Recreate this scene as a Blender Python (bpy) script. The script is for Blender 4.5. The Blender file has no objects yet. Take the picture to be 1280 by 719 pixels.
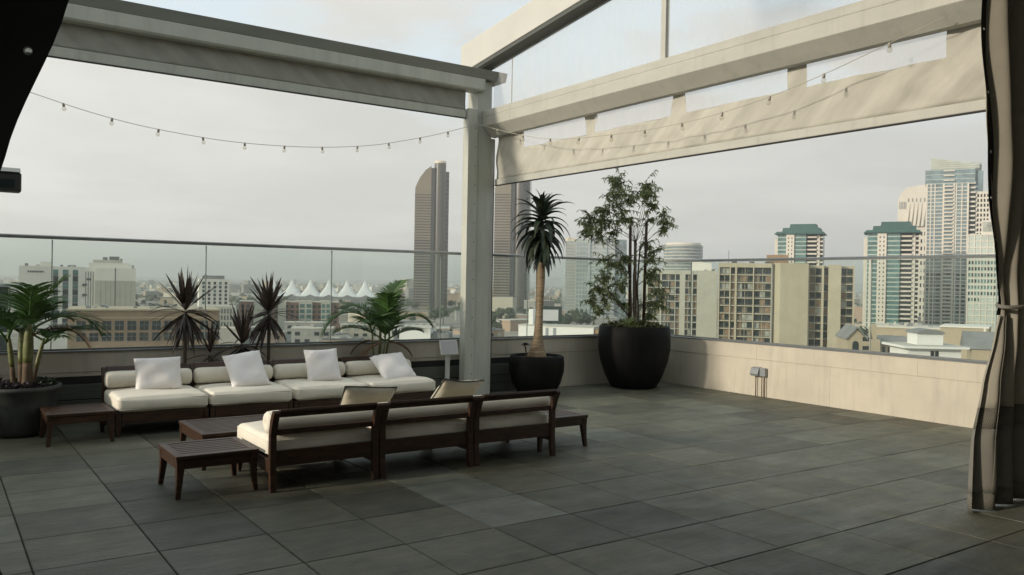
import bpy, math, random
from mathutils import Vector, Matrix
from math import sin, cos, pi, radians
rnd = random.Random(7)
S = bpy.context.scene
COL = S.collection

# ------------------------------------------------------------------ camera geometry (1280x719 frame)
FPX, EYE = 1044.0, 1.6
YAW, PITCH, ROLL = radians(34.86), radians(-0.342), radians(1.0)
FW = Vector((sin(YAW), cos(YAW), 0)); RT = Vector((cos(YAW), -sin(YAW), 0)); UP = Vector((0, 0, 1))
def horizon(px): return 353.3 + 0.01747 * (px - 640)
def at(px, depth, py=None, z=0.0):
    """ground-plan point seen in column px at forward distance depth; height from row py when given"""
    p = FW * depth + RT * ((px - 640) / FPX * depth)
    p.z = EYE + (horizon(px) - py) / FPX * depth if py is not None else z
    return p
def zat(px, py, depth): return EYE + (horizon(px) - py) / FPX * depth
STREET = -32.0

# ------------------------------------------------------------------ helpers
class MB:
    def __init__(s): s.v = []; s.f = []; s.smooth = []; s.m = []; s.tint = []
    def add(s, vs, fs, smooth=False, mi=0, tint=0.5):
        o = len(s.v); s.v += [tuple(v) for v in vs]
        for f in fs: s.f.append([o + i for i in f]); s.smooth.append(smooth); s.m.append(mi); s.tint.append(tint)
        return s
    def box(s, x0, x1, y0, y1, z0, z1, mi=0, tint=.5):
        vs = [(x0,y0,z0),(x1,y0,z0),(x1,y1,z0),(x0,y1,z0),(x0,y0,z1),(x1,y0,z1),(x1,y1,z1),(x0,y1,z1)]
        return s.add(vs, [(0,3,2,1),(4,5,6,7),(0,1,5,4),(1,2,6,5),(2,3,7,6),(3,0,4,7)], mi=mi, tint=tint)
    def prism(s, prof, axis, a, b, mi=0):
        """profile of (u,w) pairs swept along an axis from a to b: axis 'x' -> (y,z), 'y' -> (x,z), 'z' -> (x,y)"""
        def P(u, w, t): return {'x': (t,u,w), 'y': (u,t,w), 'z': (u,w,t)}[axis]
        n = len(prof); vs = [P(u,w,a) for u,w in prof] + [P(u,w,b) for u,w in prof]
        fs = [(i, (i+1) % n, n+(i+1) % n, n+i) for i in range(n)] + [tuple(range(n))[::-1], tuple(range(n, 2*n))]
        return s.add(vs, fs, mi=mi)
    def tube(s, path, radii, n=8, cap=True, smooth=True, tint=.5, squash=None):
        path = [Vector(p) for p in path]
        if not isinstance(radii, (list, tuple)): radii = [radii] * len(path)
        vs = []; ref = None
        for i, p in enumerate(path):
            d = (path[min(i+1, len(path)-1)] - path[max(i-1, 0)]).normalized()
            if ref is None:
                ref = Vector((0,0,1)) if abs(d.z) < .9 else Vector((1,0,0))
            a = (ref - d * ref.dot(d)).normalized(); b = d.cross(a); ref = a
            for k in range(n):
                t = 2*pi*k/n
                vs.append(p + (a*cos(t) + b*sin(t)) * radii[i])
        fs = [(i*n+k, i*n+(k+1) % n, (i+1)*n+(k+1) % n, (i+1)*n+k) for i in range(len(path)-1) for k in range(n)]
        s.add(vs, fs, smooth, tint=tint)
        if cap:
            o = len(s.v) - len(vs)
            s.f += [[o+k for k in range(n)][::-1], [o+(len(path)-1)*n+k for k in range(n)]]; s.smooth += [False]*2; s.m += [0]*2; s.tint += [tint]*2
        return s
    def lathe(s, prof, n=32, c=(0,0), smooth=True, mi=0):
        vs = [(c[0]+r*cos(2*pi*k/n), c[1]+r*sin(2*pi*k/n), z) for r, z in prof for k in range(n)]
        fs = [(i*n+k, i*n+(k+1) % n, (i+1)*n+(k+1) % n, (i+1)*n+k) for i in range(len(prof)-1) for k in range(n)]
        return s.add(vs, fs, smooth, mi)
    def strip(s, path, widths, side, fold=0.0, tint=.5):
        """leaf blade along a path; side = sideways direction; fold lifts the edges into a V"""
        path = [Vector(p) for p in path]; side = Vector(side).normalized(); vs = []
        for i, p in enumerate(path):
            d = (path[min(i+1, len(path)-1)] - path[max(i-1, 0)]).normalized()
            sd = (side - d*side.dot(d)).normalized(); nn = d.cross(sd)
            if nn.z < 0: nn = -nn
            w = widths[i]
            vs += [p + sd*w + nn*(fold*w), p, p - sd*w + nn*(fold*w)]
        fs = []
        for i in range(len(path)-1):
            a = 3*i; fs += [(a, a+1, a+4, a+3), (a+1, a+2, a+5, a+4)]
        return s.add(vs, fs, True, tint=tint)
    def mesh(s, name, mats):
        me = bpy.data.meshes.new(name); me.from_pydata(s.v, [], s.f)
        if not isinstance(mats, (list, tuple)): mats = [mats]
        for m in mats: me.materials.append(m)
        me.polygons.foreach_set('use_smooth', s.smooth); me.polygons.foreach_set('material_index', s.m)
        if len(set(s.tint)) > 1:
            at_ = me.attributes.new('tint', 'FLOAT', 'FACE'); at_.data.foreach_set('value', s.tint)
        me.update(); return me
    def build(s, name, mats, parent=None, bevel=0, loc=None, rz=None):
        o = bpy.data.objects.new(name, s.mesh(name, mats)); COL.objects.link(o)
        if parent: o.parent = parent
        if loc is not None: o.location = loc
        if rz is not None: o.rotation_euler = (0, 0, rz)
        if bevel:
            b = o.modifiers.new('bevel', 'BEVEL'); b.width = bevel; b.segments = 2; b.limit_method = 'ANGLE'; b.angle_limit = radians(40)
        return o
def tag(o, label=None, cat=None, group=None, kind=None):
    if label: o['label'] = label
    if cat: o['category'] = cat
    if group: o['group'] = group
    if kind: o['kind'] = kind
    return o
def thing(name, label, cat, loc=(0,0,0), rz=0, group=None):
    o = bpy.data.objects.new(name, None); COL.objects.link(o)
    o.location = loc; o.rotation_euler = (0,0,rz); o.empty_display_size = .2
    return tag(o, label, cat, group)
KIDS = {}
def copy_tree(o, parent=None):
    c = o.copy(); COL.objects.link(c)
    if parent: c.parent = parent
    for ch in list(o.children): copy_tree(ch, c)
    return c
UNIT = {}
def pbox(name, m, parent, cx, cy, cz, sx, sy, sz, rz=0):
    """a box part that shares one unit mesh per material"""
    if m.name not in UNIT: UNIT[m.name] = MB().box(-.5,.5,-.5,.5,-.5,.5).mesh('box_mesh', m)
    o = bpy.data.objects.new(name, UNIT[m.name]); COL.objects.link(o)
    o.parent = parent; o.location = (cx,cy,cz); o.scale = (sx,sy,sz); o.rotation_euler = (0,0,rz)
    return o

# ------------------------------------------------------------------ materials
def mat(name, col, rough=.6, var=.0, scale=4.0, bump=0.0, bscale=60.0, metal=0.0, spec=.5, col2=None, tint=0.0, trans=0.0, stretch=None, detail=6, rot=None):
    m = bpy.data.materials.new(name); m.use_nodes = True; nt = m.node_tree; N = nt.nodes; L = nt.links
    p = N['Principled BSDF']; p.inputs['Roughness'].default_value = rough; p.inputs['Metallic'].default_value = metal
    p.inputs['Specular IOR Level'].default_value = spec
    src = N.new('ShaderNodeNewGeometry').outputs['Position']
    if stretch:
        mp = N.new('ShaderNodeMapping'); mp.inputs['Scale'].default_value = stretch; src0 = src
        if rot: mr = N.new('ShaderNodeMapping'); mr.inputs['Rotation'].default_value = rot; L.new(src, mr.inputs['Vector']); src0 = mr.outputs['Vector']
        L.new(src0, mp.inputs['Vector']); src = mp.outputs['Vector']
    c = None
    if var or col2:
        n = N.new('ShaderNodeTexNoise'); n.inputs['Scale'].default_value = scale; n.inputs['Detail'].default_value = detail; n.inputs['Roughness'].default_value = .6
        L.new(src, n.inputs['Vector'])
        r = N.new('ShaderNodeMapRange'); r.inputs['From Min'].default_value = .3; r.inputs['From Max'].default_value = .7
        L.new(n.outputs['Fac'], r.inputs['Value'])
        mx = N.new('ShaderNodeMix'); mx.data_type = 'RGBA'
        a = [x*(1-var) for x in col]; b = [min(1, x*(1+var)) for x in (col2 or col)]
        mx.inputs['A'].default_value = (*a, 1); mx.inputs['B'].default_value = (*b, 1)
        L.new(r.outputs['Result'], mx.inputs['Factor']); c = mx.outputs['Result']
    if tint:
        t = N.new('ShaderNodeAttribute'); t.attribute_name = 'tint'
        r2 = N.new('ShaderNodeMapRange'); r2.inputs['To Min'].default_value = 1-tint; r2.inputs['To Max'].default_value = 1+tint
        L.new(t.outputs['Fac'], r2.inputs['Value'])
        sc = N.new('ShaderNodeVectorMath'); sc.operation = 'SCALE'
        if c: L.new(c, sc.inputs[0])
        else: sc.inputs[0].default_value = col
        L.new(r2.outputs['Result'], sc.inputs['Scale']); c = sc.outputs['Vector']
    if c: L.new(c, p.inputs['Base Color'])
    else: p.inputs['Base Color'].default_value = (*col, 1)
    if bump:
        n2 = N.new('ShaderNodeTexNoise'); n2.inputs['Scale'].default_value = bscale; n2.inputs['Detail'].default_value = 4
        L.new(src, n2.inputs['Vector'])
        b = N.new('ShaderNodeBump'); b.inputs['Strength'].default_value = bump; b.inputs['Distance'].default_value = .01
        L.new(n2.outputs['Fac'], b.inputs['Height']); L.new(b.outputs['Normal'], p.inputs['Normal'])
    if trans:
        out = N['Material Output']; tr = N.new('ShaderNodeBsdfTranslucent'); ms = N.new('ShaderNodeMixShader'); ms.inputs[0].default_value = trans
        if c: L.new(c, tr.inputs['Color'])
        else: tr.inputs['Color'].default_value = (*col, 1)
        L.new(p.outputs[0], ms.inputs[1]); L.new(tr.outputs[0], ms.inputs[2]); L.new(ms.outputs[0], out.inputs['Surface'])
    return m
def glass(name, tintc, refl=.06, haze=0.0, hazec=(.8,.8,.8), rough=0.0):
    m = bpy.data.materials.new(name); m.use_nodes = True; nt = m.node_tree; N = nt.nodes; L = nt.links
    for n in list(N):
        if n.type == 'BSDF_PRINCIPLED': N.remove(n)
    out = N['Material Output']; t = N.new('ShaderNodeBsdfTransparent'); t.inputs['Color'].default_value = (*tintc, 1)
    g = N.new('ShaderNodeBsdfGlossy'); g.inputs['Roughness'].default_value = rough
    lw = N.new('ShaderNodeLayerWeight'); ge = N.new('ShaderNodeNewGeometry')
    def mt(op, a, b, c=None):
        n_ = N.new('ShaderNodeMath'); n_.operation = op
        for i_, v_ in enumerate((a, b) if c is None else (a, b, c)):
            if isinstance(v_, (int, float)): n_.inputs[i_].default_value = v_
            else: L.new(v_, n_.inputs[i_])
        return n_.outputs[0]
    fr = mt('MULTIPLY_ADD', mt('POWER', lw.outputs['Facing'], 5.0), .9, refl)       # Schlick, front faces only
    fr = mt('MULTIPLY', fr, mt('SUBTRACT', 1.0, ge.outputs['Backfacing']))
    ms = N.new('ShaderNodeMixShader'); L.new(fr, ms.inputs[0]); L.new(t.outputs[0], ms.inputs[1]); L.new(g.outputs[0], ms.inputs[2])
    last = ms
    if haze:
        d = N.new('ShaderNodeBsdfTranslucent'); d.inputs['Color'].default_value = (*hazec, 1)
        d2 = N.new('ShaderNodeBsdfDiffuse'); d2.inputs['Color'].default_value = (*hazec, 1)
        md = N.new('ShaderNodeMixShader'); L.new(d.outputs[0], md.inputs[1]); L.new(d2.outputs[0], md.inputs[2])
        n = N.new('ShaderNodeTexNoise'); n.inputs['Scale'].default_value = 2.2; n.inputs['Detail'].default_value = 5
        geo = N.new('ShaderNodeNewGeometry'); mp = N.new('ShaderNodeMapping'); mp.inputs['Scale'].default_value = (1,2.5,.5)
        L.new(geo.outputs['Position'], mp.inputs[0]); L.new(mp.outputs[0], n.inputs['Vector'])
        r = N.new('ShaderNodeMapRange'); r.inputs['From Min'].default_value = .3; r.inputs['From Max'].default_value = .7
        r.inputs['To Min'].default_value = haze*.8; r.inputs['To Max'].default_value = haze*1.2; L.new(n.outputs['Fac'], r.inputs['Value'])
        m2 = N.new('ShaderNodeMixShader'); L.new(r.outputs[0], m2.inputs[0]); L.new(ms.outputs[0], m2.inputs[1]); L.new(md.outputs[0], m2.inputs[2]); last = m2
    L.new(last.outputs[0], out.inputs['Surface'])
    return m

M = {}
# slate paving: per-tile tint, blotches, streaks, fine cleft bump and uneven sheen
def slate():
    m = mat('slate', (.090,.090,.063), .64, .12, 4.5, .45, 30, col2=(.118,.114,.077), tint=.64, spec=.45)
    nt = m.node_tree; N = nt.nodes; L = nt.links; p = N['Principled BSDF']
    g = N.new('ShaderNodeNewGeometry')
    def nz(scale, stretch, detail, lo, hi, a, b):
        n = N.new('ShaderNodeTexNoise'); n.inputs['Scale'].default_value = scale; n.inputs['Detail'].default_value = detail; n.inputs['Roughness'].default_value = .65
        mp = N.new('ShaderNodeMapping'); mp.inputs['Scale'].default_value = stretch; L.new(g.outputs['Position'], mp.inputs[0]); L.new(mp.outputs[0], n.inputs['Vector'])
        r = N.new('ShaderNodeMapRange'); r.inputs['From Min'].default_value = lo; r.inputs['From Max'].default_value = hi; r.inputs['To Min'].default_value = a; r.inputs['To Max'].default_value = b
        L.new(n.outputs['Fac'], r.inputs['Value']); return r.outputs[0]
    L.new(nz(1.3,(1,2.6,1),8,.3,.7,.46,.72), p.inputs['Roughness'])
    base = p.inputs['Base Color'].links[0].from_socket
    # water marks and dirt (broad), cleft streaks (along x), scuffs (rare pale specks)
    for fac in (nz(.5,(1,1,1),6,.32,.68,.86,1.12), nz(6,(.35,3.2,1),8,.3,.7,.82,1.18), nz(24,(1,1,1),3,.66,.74,1.0,1.7)):
        v = N.new('ShaderNodeVectorMath'); v.operation = 'SCALE'; L.new(base, v.inputs[0]); L.new(fac, v.inputs['Scale']); base = v.outputs[0]
    # a few stones are bluer than the rest
    t = N.new('ShaderNodeAttribute'); t.attribute_name = 'tint'; rr_ = N.new('ShaderNodeMapRange'); rr_.inputs['From Min'].default_value = .58; rr_.inputs['From Max'].default_value = .8; L.new(t.outputs['Fac'], rr_.inputs['Value'])
    mx = N.new('ShaderNodeMix'); mx.data_type = 'RGBA'; mx.blend_type = 'MULTIPLY'; L.new(rr_.outputs[0], mx.inputs['Factor']); L.new(base, mx.inputs['A']); mx.inputs['B'].default_value = (.92,1.0,1.22,1)
    L.new(mx.outputs['Result'], p.inputs['Base Color'])
    return m
M['slate'] = slate()
M['room_dark'] = mat('room_dark_render', (.10,.095,.085), .9, .1, 2)
M['grout'] = mat('grout', (.014,.013,.010), .9, .4, 9, col2=(.06,.054,.04))
M['stucco'] = mat('stucco', (.53,.485,.395), .85, .07, 1.6, .18, 70, tint=.02)
def weather(m, stretch, scale, lo, hi, a, b):
    nt = m.node_tree; N = nt.nodes; L = nt.links; p = N['Principled BSDF']; base = p.inputs['Base Color'].links[0].from_socket
    g = N.new('ShaderNodeNewGeometry'); mp = N.new('ShaderNodeMapping'); mp.inputs['Scale'].default_value = stretch; L.new(g.outputs['Position'], mp.inputs[0])
    n = N.new('ShaderNodeTexNoise'); n.inputs['Scale'].default_value = scale; n.inputs['Detail'].default_value = 7; n.inputs['Roughness'].default_value = .65; L.new(mp.outputs[0], n.inputs['Vector'])
    r = N.new('ShaderNodeMapRange'); r.inputs['From Min'].default_value = lo; r.inputs['From Max'].default_value = hi; r.inputs['To Min'].default_value = a; r.inputs['To Max'].default_value = b; L.new(n.outputs['Fac'], r.inputs['Value'])
    v = N.new('ShaderNodeVectorMath'); v.operation = 'SCALE'; L.new(base, v.inputs[0]); L.new(r.outputs[0], v.inputs['Scale']); L.new(v.outputs[0], p.inputs['Base Color'])
weather(M['stucco'], (3.2,3.2,.35), 3.0, .50, .78, 1.0, .80)        # rain streaks
weather(M['stucco'], (1,1,.5), 2.2, .58, .75, 1.0, .90)
weather(M['stucco'], (1,1,1), .9, .35, .65, .93, 1.05)              # patched render
M['cap'] = mat('cap_metal', (.16,.165,.16), .45, .1, 8, metal=.3)
M['siding'] = mat('painted_siding', (.10,.105,.085), .6, .2, 5, .1, 40, stretch=(1,1,12))
M['siding_dark'] = mat('siding_backing', (.012,.012,.011), .8)
M['alu'] = mat('powder_coated_aluminium', (.45,.46,.40), .45, .09, 2.2, .02, 40, stretch=(2.2,2.2,.7))
M['alu_dark'] = mat('dark_channel_aluminium', (.075,.08,.07), .5, .04, 3)
M['alu_warm'] = mat('cream_aluminium', (.45,.445,.395), .45, .08, 2.0, .02, 40, stretch=(2,1,3))
M['rubber'] = mat('black_rubber', (.012,.012,.012), .6)
M['steel'] = mat('rail_steel', (.34,.35,.34), .35, .1, 9, metal=.7)
M['canvas'] = mat('screen_canvas', (.62,.60,.53), .8, .13, 1.6, .1, 260, trans=.3, rot=(.7,0,0), stretch=(1,1,5.5))  # diagonal colour streaks stand in for the shading of folds
M['canvas_grey'] = mat('grey_screen_canvas', (.33,.33,.285), .8, .16, 1.8, .1, 260, trans=.12, rot=(0,.8,0), stretch=(5,1,1))  # same canvas with shade put into its colour, fold streaks included
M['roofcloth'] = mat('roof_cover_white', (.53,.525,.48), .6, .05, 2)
M['shade_roof_cloth'] = mat('shade_roof_fabric', (.30,.29,.26), .8, .05, 2)
M['alu_cap'] = mat('grey_gutter_aluminium', (.21,.22,.19), .45, .09, 2.2, .02, 40, stretch=(.7,2.2,2.2))
M['glass'] = glass('railing_glass', (.92,.955,.935), .045, .012, (.8,.82,.8))
M['joint'] = mat('glass_edge_seal', (.30,.34,.32), .4)
M['vinyl'] = glass('clear_vinyl', (.95,.955,.96), .025, .34, (.88,.87,.85), .12)
M['wood'] = mat('dark_hardwood', (.024,.0105,.005), .45, .35, 7, .12, 60, col2=(.050,.021,.0095), stretch=(1,6,6))
M['cream'] = mat('cream_cushion', (.76,.71,.60), .9, .07, 3.5, .25, 90)
M['white'] = mat('white_pillow', (.82,.79,.77), .9, .04, 7, .12, 420)
M['taupe_pillow'] = mat('taupe_pillow', (.40,.37,.29), .9, .05, 7, .12, 420)
M['piping'] = mat('dark_piping', (.02,.02,.02), .7)
M['pot_black'] = mat('black_planter', (.0035,.0035,.0032), .62, .25, 5, .08, 30, spec=.12)
M['pot_grey'] = mat('grey_planter', (.035,.037,.033), .65, .25, 5, .1, 30)
M['soil'] = mat('soil', (.045,.033,.022), .95, .5, 25, .8, 30)
M['plastic_white'] = mat('white_plastic', (.52,.52,.49), .4)
M['paper'] = mat('notice_paper', (.46,.44,.46), .7, .10, 60, stretch=(.4,.4,3))
M['galv'] = mat('grey_box', (.28,.30,.31), .45, .15, 20, metal=.4)
M['conduit'] = mat('rusty_conduit', (.12,.075,.04), .6, .3, 30)
M['cord'] = mat('string_cord', (.42,.40,.34), .7)
M['socket'] = mat('bulb_socket', (.34,.32,.27), .5)
M['bulb'] = glass('bulb_glass', (.93,.92,.88), .09, .12, (.9,.88,.82))
M['curtain'] = mat('taupe_curtain', (.39,.36,.29), .75, .06, 5, .15, 300, trans=.15, spec=.3)
M['curtain_dark'] = mat('charcoal_curtain', (.19,.183,.155), .8, .08, 5, .15, 300, trans=.05)
M['border'] = mat('black_curtain_border', (.008,.008,.008), .85)
def woven():
    m = mat('woven_diamond_band', (.11,.105,.088), .85)
    nt = m.node_tree; N = nt.nodes; L = nt.links; p = N['Principled BSDF']
    uv = N.new('ShaderNodeUVMap'); sp = N.new('ShaderNodeSeparateXYZ'); L.new(uv.outputs[0], sp.inputs[0])
    def mth(op, a, b=None, v=None):
        n = N.new('ShaderNodeMath'); n.operation = op
        if hasattr(a, 'links') or not isinstance(a, (int, float)): L.new(a, n.inputs[0])
        else: n.inputs[0].default_value = a
        if b is not None:
            if isinstance(b, (int, float)): n.inputs[1].default_value = b
            else: L.new(b, n.inputs[1])
        return n.outputs[0]
    u = mth('PINGPONG', mth('MULTIPLY', sp.outputs['X'], 12.0), 0.5); v = mth('PINGPONG', mth('MULTIPLY', sp.outputs['Y'], 13.0), 0.5)
    d = mth('FRACT', mth('MULTIPLY', mth('ADD', u, v), 4.0))
    g = mth('GREATER_THAN', d, 0.55)
    mx = N.new('ShaderNodeMix'); mx.data_type = 'RGBA'; L.new(g, mx.inputs['Factor'])
    mx.inputs['A'].default_value = (.075,.072,.06,1); mx.inputs['B'].default_value = (.21,.195,.155,1)
    L.new(mx.outputs['Result'], p.inputs['Base Color'])
    return m
M['woven'] = woven()
M['lamp_body'] = mat('dark_lamp_body', (.03,.031,.027), .5)
M['lamp_top'] = mat('lamp_visor', (.38,.39,.36), .5)
M['palm_leaf'] = mat('palm_leaf', (.05,.105,.022), .45, .25, 9, tint=.55, trans=.18)
M['palm_dry'] = mat('dry_frond', (.16,.085,.04), .7, .3, 9)
M['cane'] = mat('palm_cane', (.14,.15,.05), .5, .35, 16, stretch=(1,1,2.2))
M['cane_brown'] = mat('palm_base', (.10,.065,.035), .75, .4, 16, stretch=(1,1,5))
M['cordyline'] = mat('cordyline_leaf', (.022,.0155,.012), .45, .3, 9, tint=.6, trans=.10, col2=(.048,.031,.023))
M['stem'] = mat('cordyline_stem', (.06,.045,.03), .8, .3, 12)
M['aloe'] = mat('aloe_leaf', (.027,.042,.022), .5, .25, 9, tint=.45)
M['aloe_dry'] = mat('aloe_skirt', (.16,.10,.05), .8, .3, 12)
M['aloe_bark'] = mat('aloe_bark', (.27,.20,.125), .85, .45, 6, 1.0, 22, stretch=(1,1,7))
M['olive'] = mat('small_tree_leaf', (.19,.225,.095), .5, .25, 9, tint=.6, trans=.42)
M['twig'] = mat('small_tree_bark', (.10,.075,.05), .8, .3, 12)
M['stake'] = mat('wooden_stake', (.045,.025,.014), .7, .3, 12)
M['moss'] = mat('ground_cover_leaf', (.11,.115,.045), .7, .3, 20, tint=.5, trans=.1)
M['succ_purple'] = mat('purple_succulent', (.055,.042,.052), .6, .3, 14, tint=.4)
M['succ_green'] = mat('green_succulent', (.04,.06,.03), .6, .3, 14, tint=.4)
M['aeonium'] = mat('dark_aeonium', (.018,.016,.018), .5, .3, 14, tint=.3)

weather(M['pot_black'], (3,3,.5), 3.0, .45, .75, 1.0, 2.6)
weather(M['pot_grey'], (3,3,.5), 3.0, .45, .75, 1.0, 1.7)
weather(M['alu'], (4,4,.3), 2.5, .52, .76, 1.0, .80)
weather(M['alu_warm'], (4,4,.3), 2.5, .52, .76, 1.0, .84)
# city
M['street'] = mat('city_ground', (.12,.125,.10), .9, .5, .012, col2=(.26,.235,.19), detail=10)
M['asphalt'] = mat('asphalt', (.06,.06,.058), .9, .2, .3)
M['hotel_white'] = mat('hotel_render', (.70,.67,.60), .85, .06, .08)
M['white_paint'] = mat('white_wall_paint', (.74,.735,.70), .8, .05, .2)
M['tan'] = mat('tan_render', (.40,.335,.235), .85, .08, .12)
M['condo'] = mat('beige_concrete', (.43,.385,.285), .85, .07, .25)
M['condo_grey'] = mat('pale_concrete', (.44,.425,.355), .85, .07, .25)
M['orange_brick'] = mat('orange_brick', (.27,.185,.115), .85, .12, .6)
M['red_brick'] = mat('red_brick', (.19,.105,.075), .85, .15, .6)
M['roof_grey'] = mat('grey_roofing', (.20,.205,.20), .85, .2, .2)
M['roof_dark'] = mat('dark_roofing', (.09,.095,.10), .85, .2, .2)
M['roof_pale'] = mat('pale_roofing', (.46,.44,.38), .85, .15, .1)
M['win_dark'] = mat('dark_window', (.018,.026,.026), .2, .5, .9, spec=.3)
M['win_teal'] = mat('teal_window', (.085,.165,.155), .10, .4, .25, spec=.7)
M['win_blue'] = mat('blue_window', (.17,.225,.24), .10, .35, .2, spec=.7)
M['win_curtain'] = mat('curtained_window', (.24,.16,.095), .35, .35, .7)
M['win_tan'] = mat('tan_drapes', (.17,.135,.09), .5, .35, .7)
M['win_pale'] = mat('pale_window', (.32,.33,.29), .3, .4, .5)
M['tower_band'] = mat('tower_stone', (.215,.18,.125), .6, .1, .05)
M['tower_glass'] = mat('tower_brown_glass', (.045,.043,.038), .15, .3, .1, spec=.7)
M['tower_core'] = mat('tower_core_cladding', (.075,.068,.055), .32, .08, .05, spec=.6)
M['tower_cap'] = mat('tower_cap', (.62,.54,.40), .7)
M['teal_roof'] = mat('teal_roof', (.025,.085,.075), .6, .15, .2)
M['pinkish'] = mat('pale_cream_stone', (.60,.555,.475), .8, .06, .1)
M['pale_glass_wall'] = mat('pale_green_wall', (.42,.47,.42), .35, .15, .1)
M['glass_silver'] = mat('silver_glass', (.33,.37,.375), .12, .3, .04, spec=.8)
M['billboard'] = mat('billboard_panel', (.55,.55,.55), .6)
M['billboard_frame'] = mat('billboard_frame', (.02,.035,.03), .6)
M['tent'] = mat('tent_fabric', (.80,.80,.78), .7, .03, .1, trans=.15)
M['tree_far'] = mat('far_foliage', (.045,.065,.03), .8, .35, .3, tint=.5)
M['trunk_far'] = mat('far_trunk', (.08,.06,.04), .9)
FARM = [mat('far_wall_%s' % n, c, .85, .12, .05) for n, c in dict(cream=(.48,.44,.35), sand=(.40,.32,.22), white=(.62,.60,.55), grey=(.30,.30,.28), rose=(.36,.26,.19), stone=(.24,.235,.215)).items()]

# ------------------------------------------------------------------ world, sun, camera
SUN_EL = radians(16); SUN_DIR = Vector((1.0, -.10, 0)).normalized()      # horizontal travel of the light
w = bpy.data.worlds.new('World'); S.world = w; w.use_nodes = True
nt = w.node_tree; N = nt.nodes; L = nt.links; bg = N['Background']; bg.inputs['Strength'].default_value = .1
sky = N.new('ShaderNodeTexSky'); sky.sky_type = 'NISHITA'; sky.sun_disc = False; sky.sun_elevation = SUN_EL
sky.sun_rotation = math.atan2(-SUN_DIR.x, -SUN_DIR.y); sky.air_density = 1.0; sky.dust_density = 2.0
tc = N.new('ShaderNodeTexCoord'); sep = N.new('ShaderNodeSeparateXYZ'); L.new(tc.outputs['Generated'], sep.inputs[0])
def mnode(op, a, b):
    n = N.new('ShaderNodeMath'); n.operation = op
    for i, v in enumerate((a, b)):
        if isinstance(v, (int, float)): n.inputs[i].default_value = v
        else: L.new(v, n.inputs[i])
    return n.outputs[0]
# flat cloud deck: direction projected on a plane overhead
zz = mnode('MAXIMUM', mnode('ADD', sep.outputs['Z'], .12), .05)
cx = mnode('DIVIDE', sep.outputs['X'], zz); cy = mnode('DIVIDE', sep.outputs['Y'], zz)
comb = N.new('ShaderNodeCombineXYZ'); L.new(cx, comb.inputs[0]); L.new(cy, comb.inputs[1])
def noise(scale, detail, off, rough=.55):
    mp = N.new('ShaderNodeMapping'); mp.inputs['Location'].default_value = off; L.new(comb.outputs[0], mp.inputs[0])
    n = N.new('ShaderNodeTexNoise'); n.inputs['Scale'].default_value = scale; n.inputs['Detail'].default_value = detail; n.inputs['Roughness'].default_value = rough
    L.new(mp.outputs[0], n.inputs['Vector']); return n.outputs['Fac']
def ramp(v, a, b, c, d):
    r = N.new('ShaderNodeMapRange'); r.interpolation_type = 'SMOOTHSTEP'
    r.inputs['From Min'].default_value = a; r.inputs['From Max'].default_value = b; r.inputs['To Min'].default_value = c; r.inputs['To Max'].default_value = d
    L.new(v, r.inputs['Value']); return r.outputs[0]
cover = ramp(noise(.9, 8, (3.1,1.7,0)), .46, .64, .12, 1.0)
lowc = ramp(sep.outputs['Z'], .12, .30, 1.0, 0.0)                    # solid deck nearer the horizon
cover = mnode('MINIMUM', mnode('ADD', cover, lowc), .97)
shade = ramp(noise(.8, 8, (0.3,5.2,0)), .32, .68, .91, 1.06)
# brighter cloud towards the hidden sun
sdot = mnode('ADD', mnode('MULTIPLY', sep.outputs['X'], -SUN_DIR.x), mnode('MULTIPLY', sep.outputs['Y'], -SUN_DIR.y))
glow = ramp(sdot, -1.0, .35, .82, 1.03)
k = mnode('MULTIPLY', shade, glow)
cc = N.new('ShaderNodeVectorMath'); cc.operation = 'SCALE'; cc.inputs[0].default_value = (8.35, 8.3, 7.8); L.new(k, cc.inputs['Scale'])
# blue showing through is the Sky Texture itself, lifted a little by thin cloud
thin = N.new('ShaderNodeVectorMath'); thin.operation = 'ADD'; thin.inputs[1].default_value = (6.0,6.7,6.7); L.new(sky.outputs[0], thin.inputs[0])
mx = N.new('ShaderNodeMix'); mx.data_type = 'RGBA'; L.new(cover, mx.inputs['Factor']); L.new(thin.outputs[0], mx.inputs['A']); L.new(cc.outputs[0], mx.inputs['B'])
L.new(mx.outputs['Result'], bg.inputs['Color'])

sun = bpy.data.lights.new('sun', 'SUN'); sun.energy = 3.3; sun.angle = radians(3.0); sun.color = (1.0,.90,.75)
so = bpy.data.objects.new('sun', sun); COL.objects.link(so); so.location = (-20,2,12)
d = Vector((SUN_DIR.x*cos(SUN_EL), SUN_DIR.y*cos(SUN_EL), -sin(SUN_EL))); so.rotation_euler = d.to_track_quat('-Z','Y').to_euler()

cam = bpy.data.cameras.new('camera'); co = bpy.data.objects.new('camera', cam); COL.objects.link(co)
cam.sensor_width = 36; cam.lens = FPX/1280*36; cam.clip_end = 30000; cam.clip_start = .05
f2 = FW*cos(PITCH) + UP*sin(PITCH); u2 = -FW*sin(PITCH) + UP*cos(PITCH)
r3 = RT*cos(ROLL) + u2*sin(ROLL); u3 = -RT*sin(ROLL) + u2*cos(ROLL)
mw = Matrix((r3, u3, -f2)).transposed().to_4x4(); mw.translation = (0,0,EYE); co.matrix_world = mw
S.camera = co
S.view_settings.view_transform = 'Standard'; S.view_settings.look = 'None'; S.view_settings.exposure = 0.0; S.view_settings.gamma = 1.0
S.cycles.use_denoising = True; S.cycles.max_bounces = 8; S.cycles.transparent_max_bounces = 24; S.cycles.volume_bounces = 0

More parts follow.
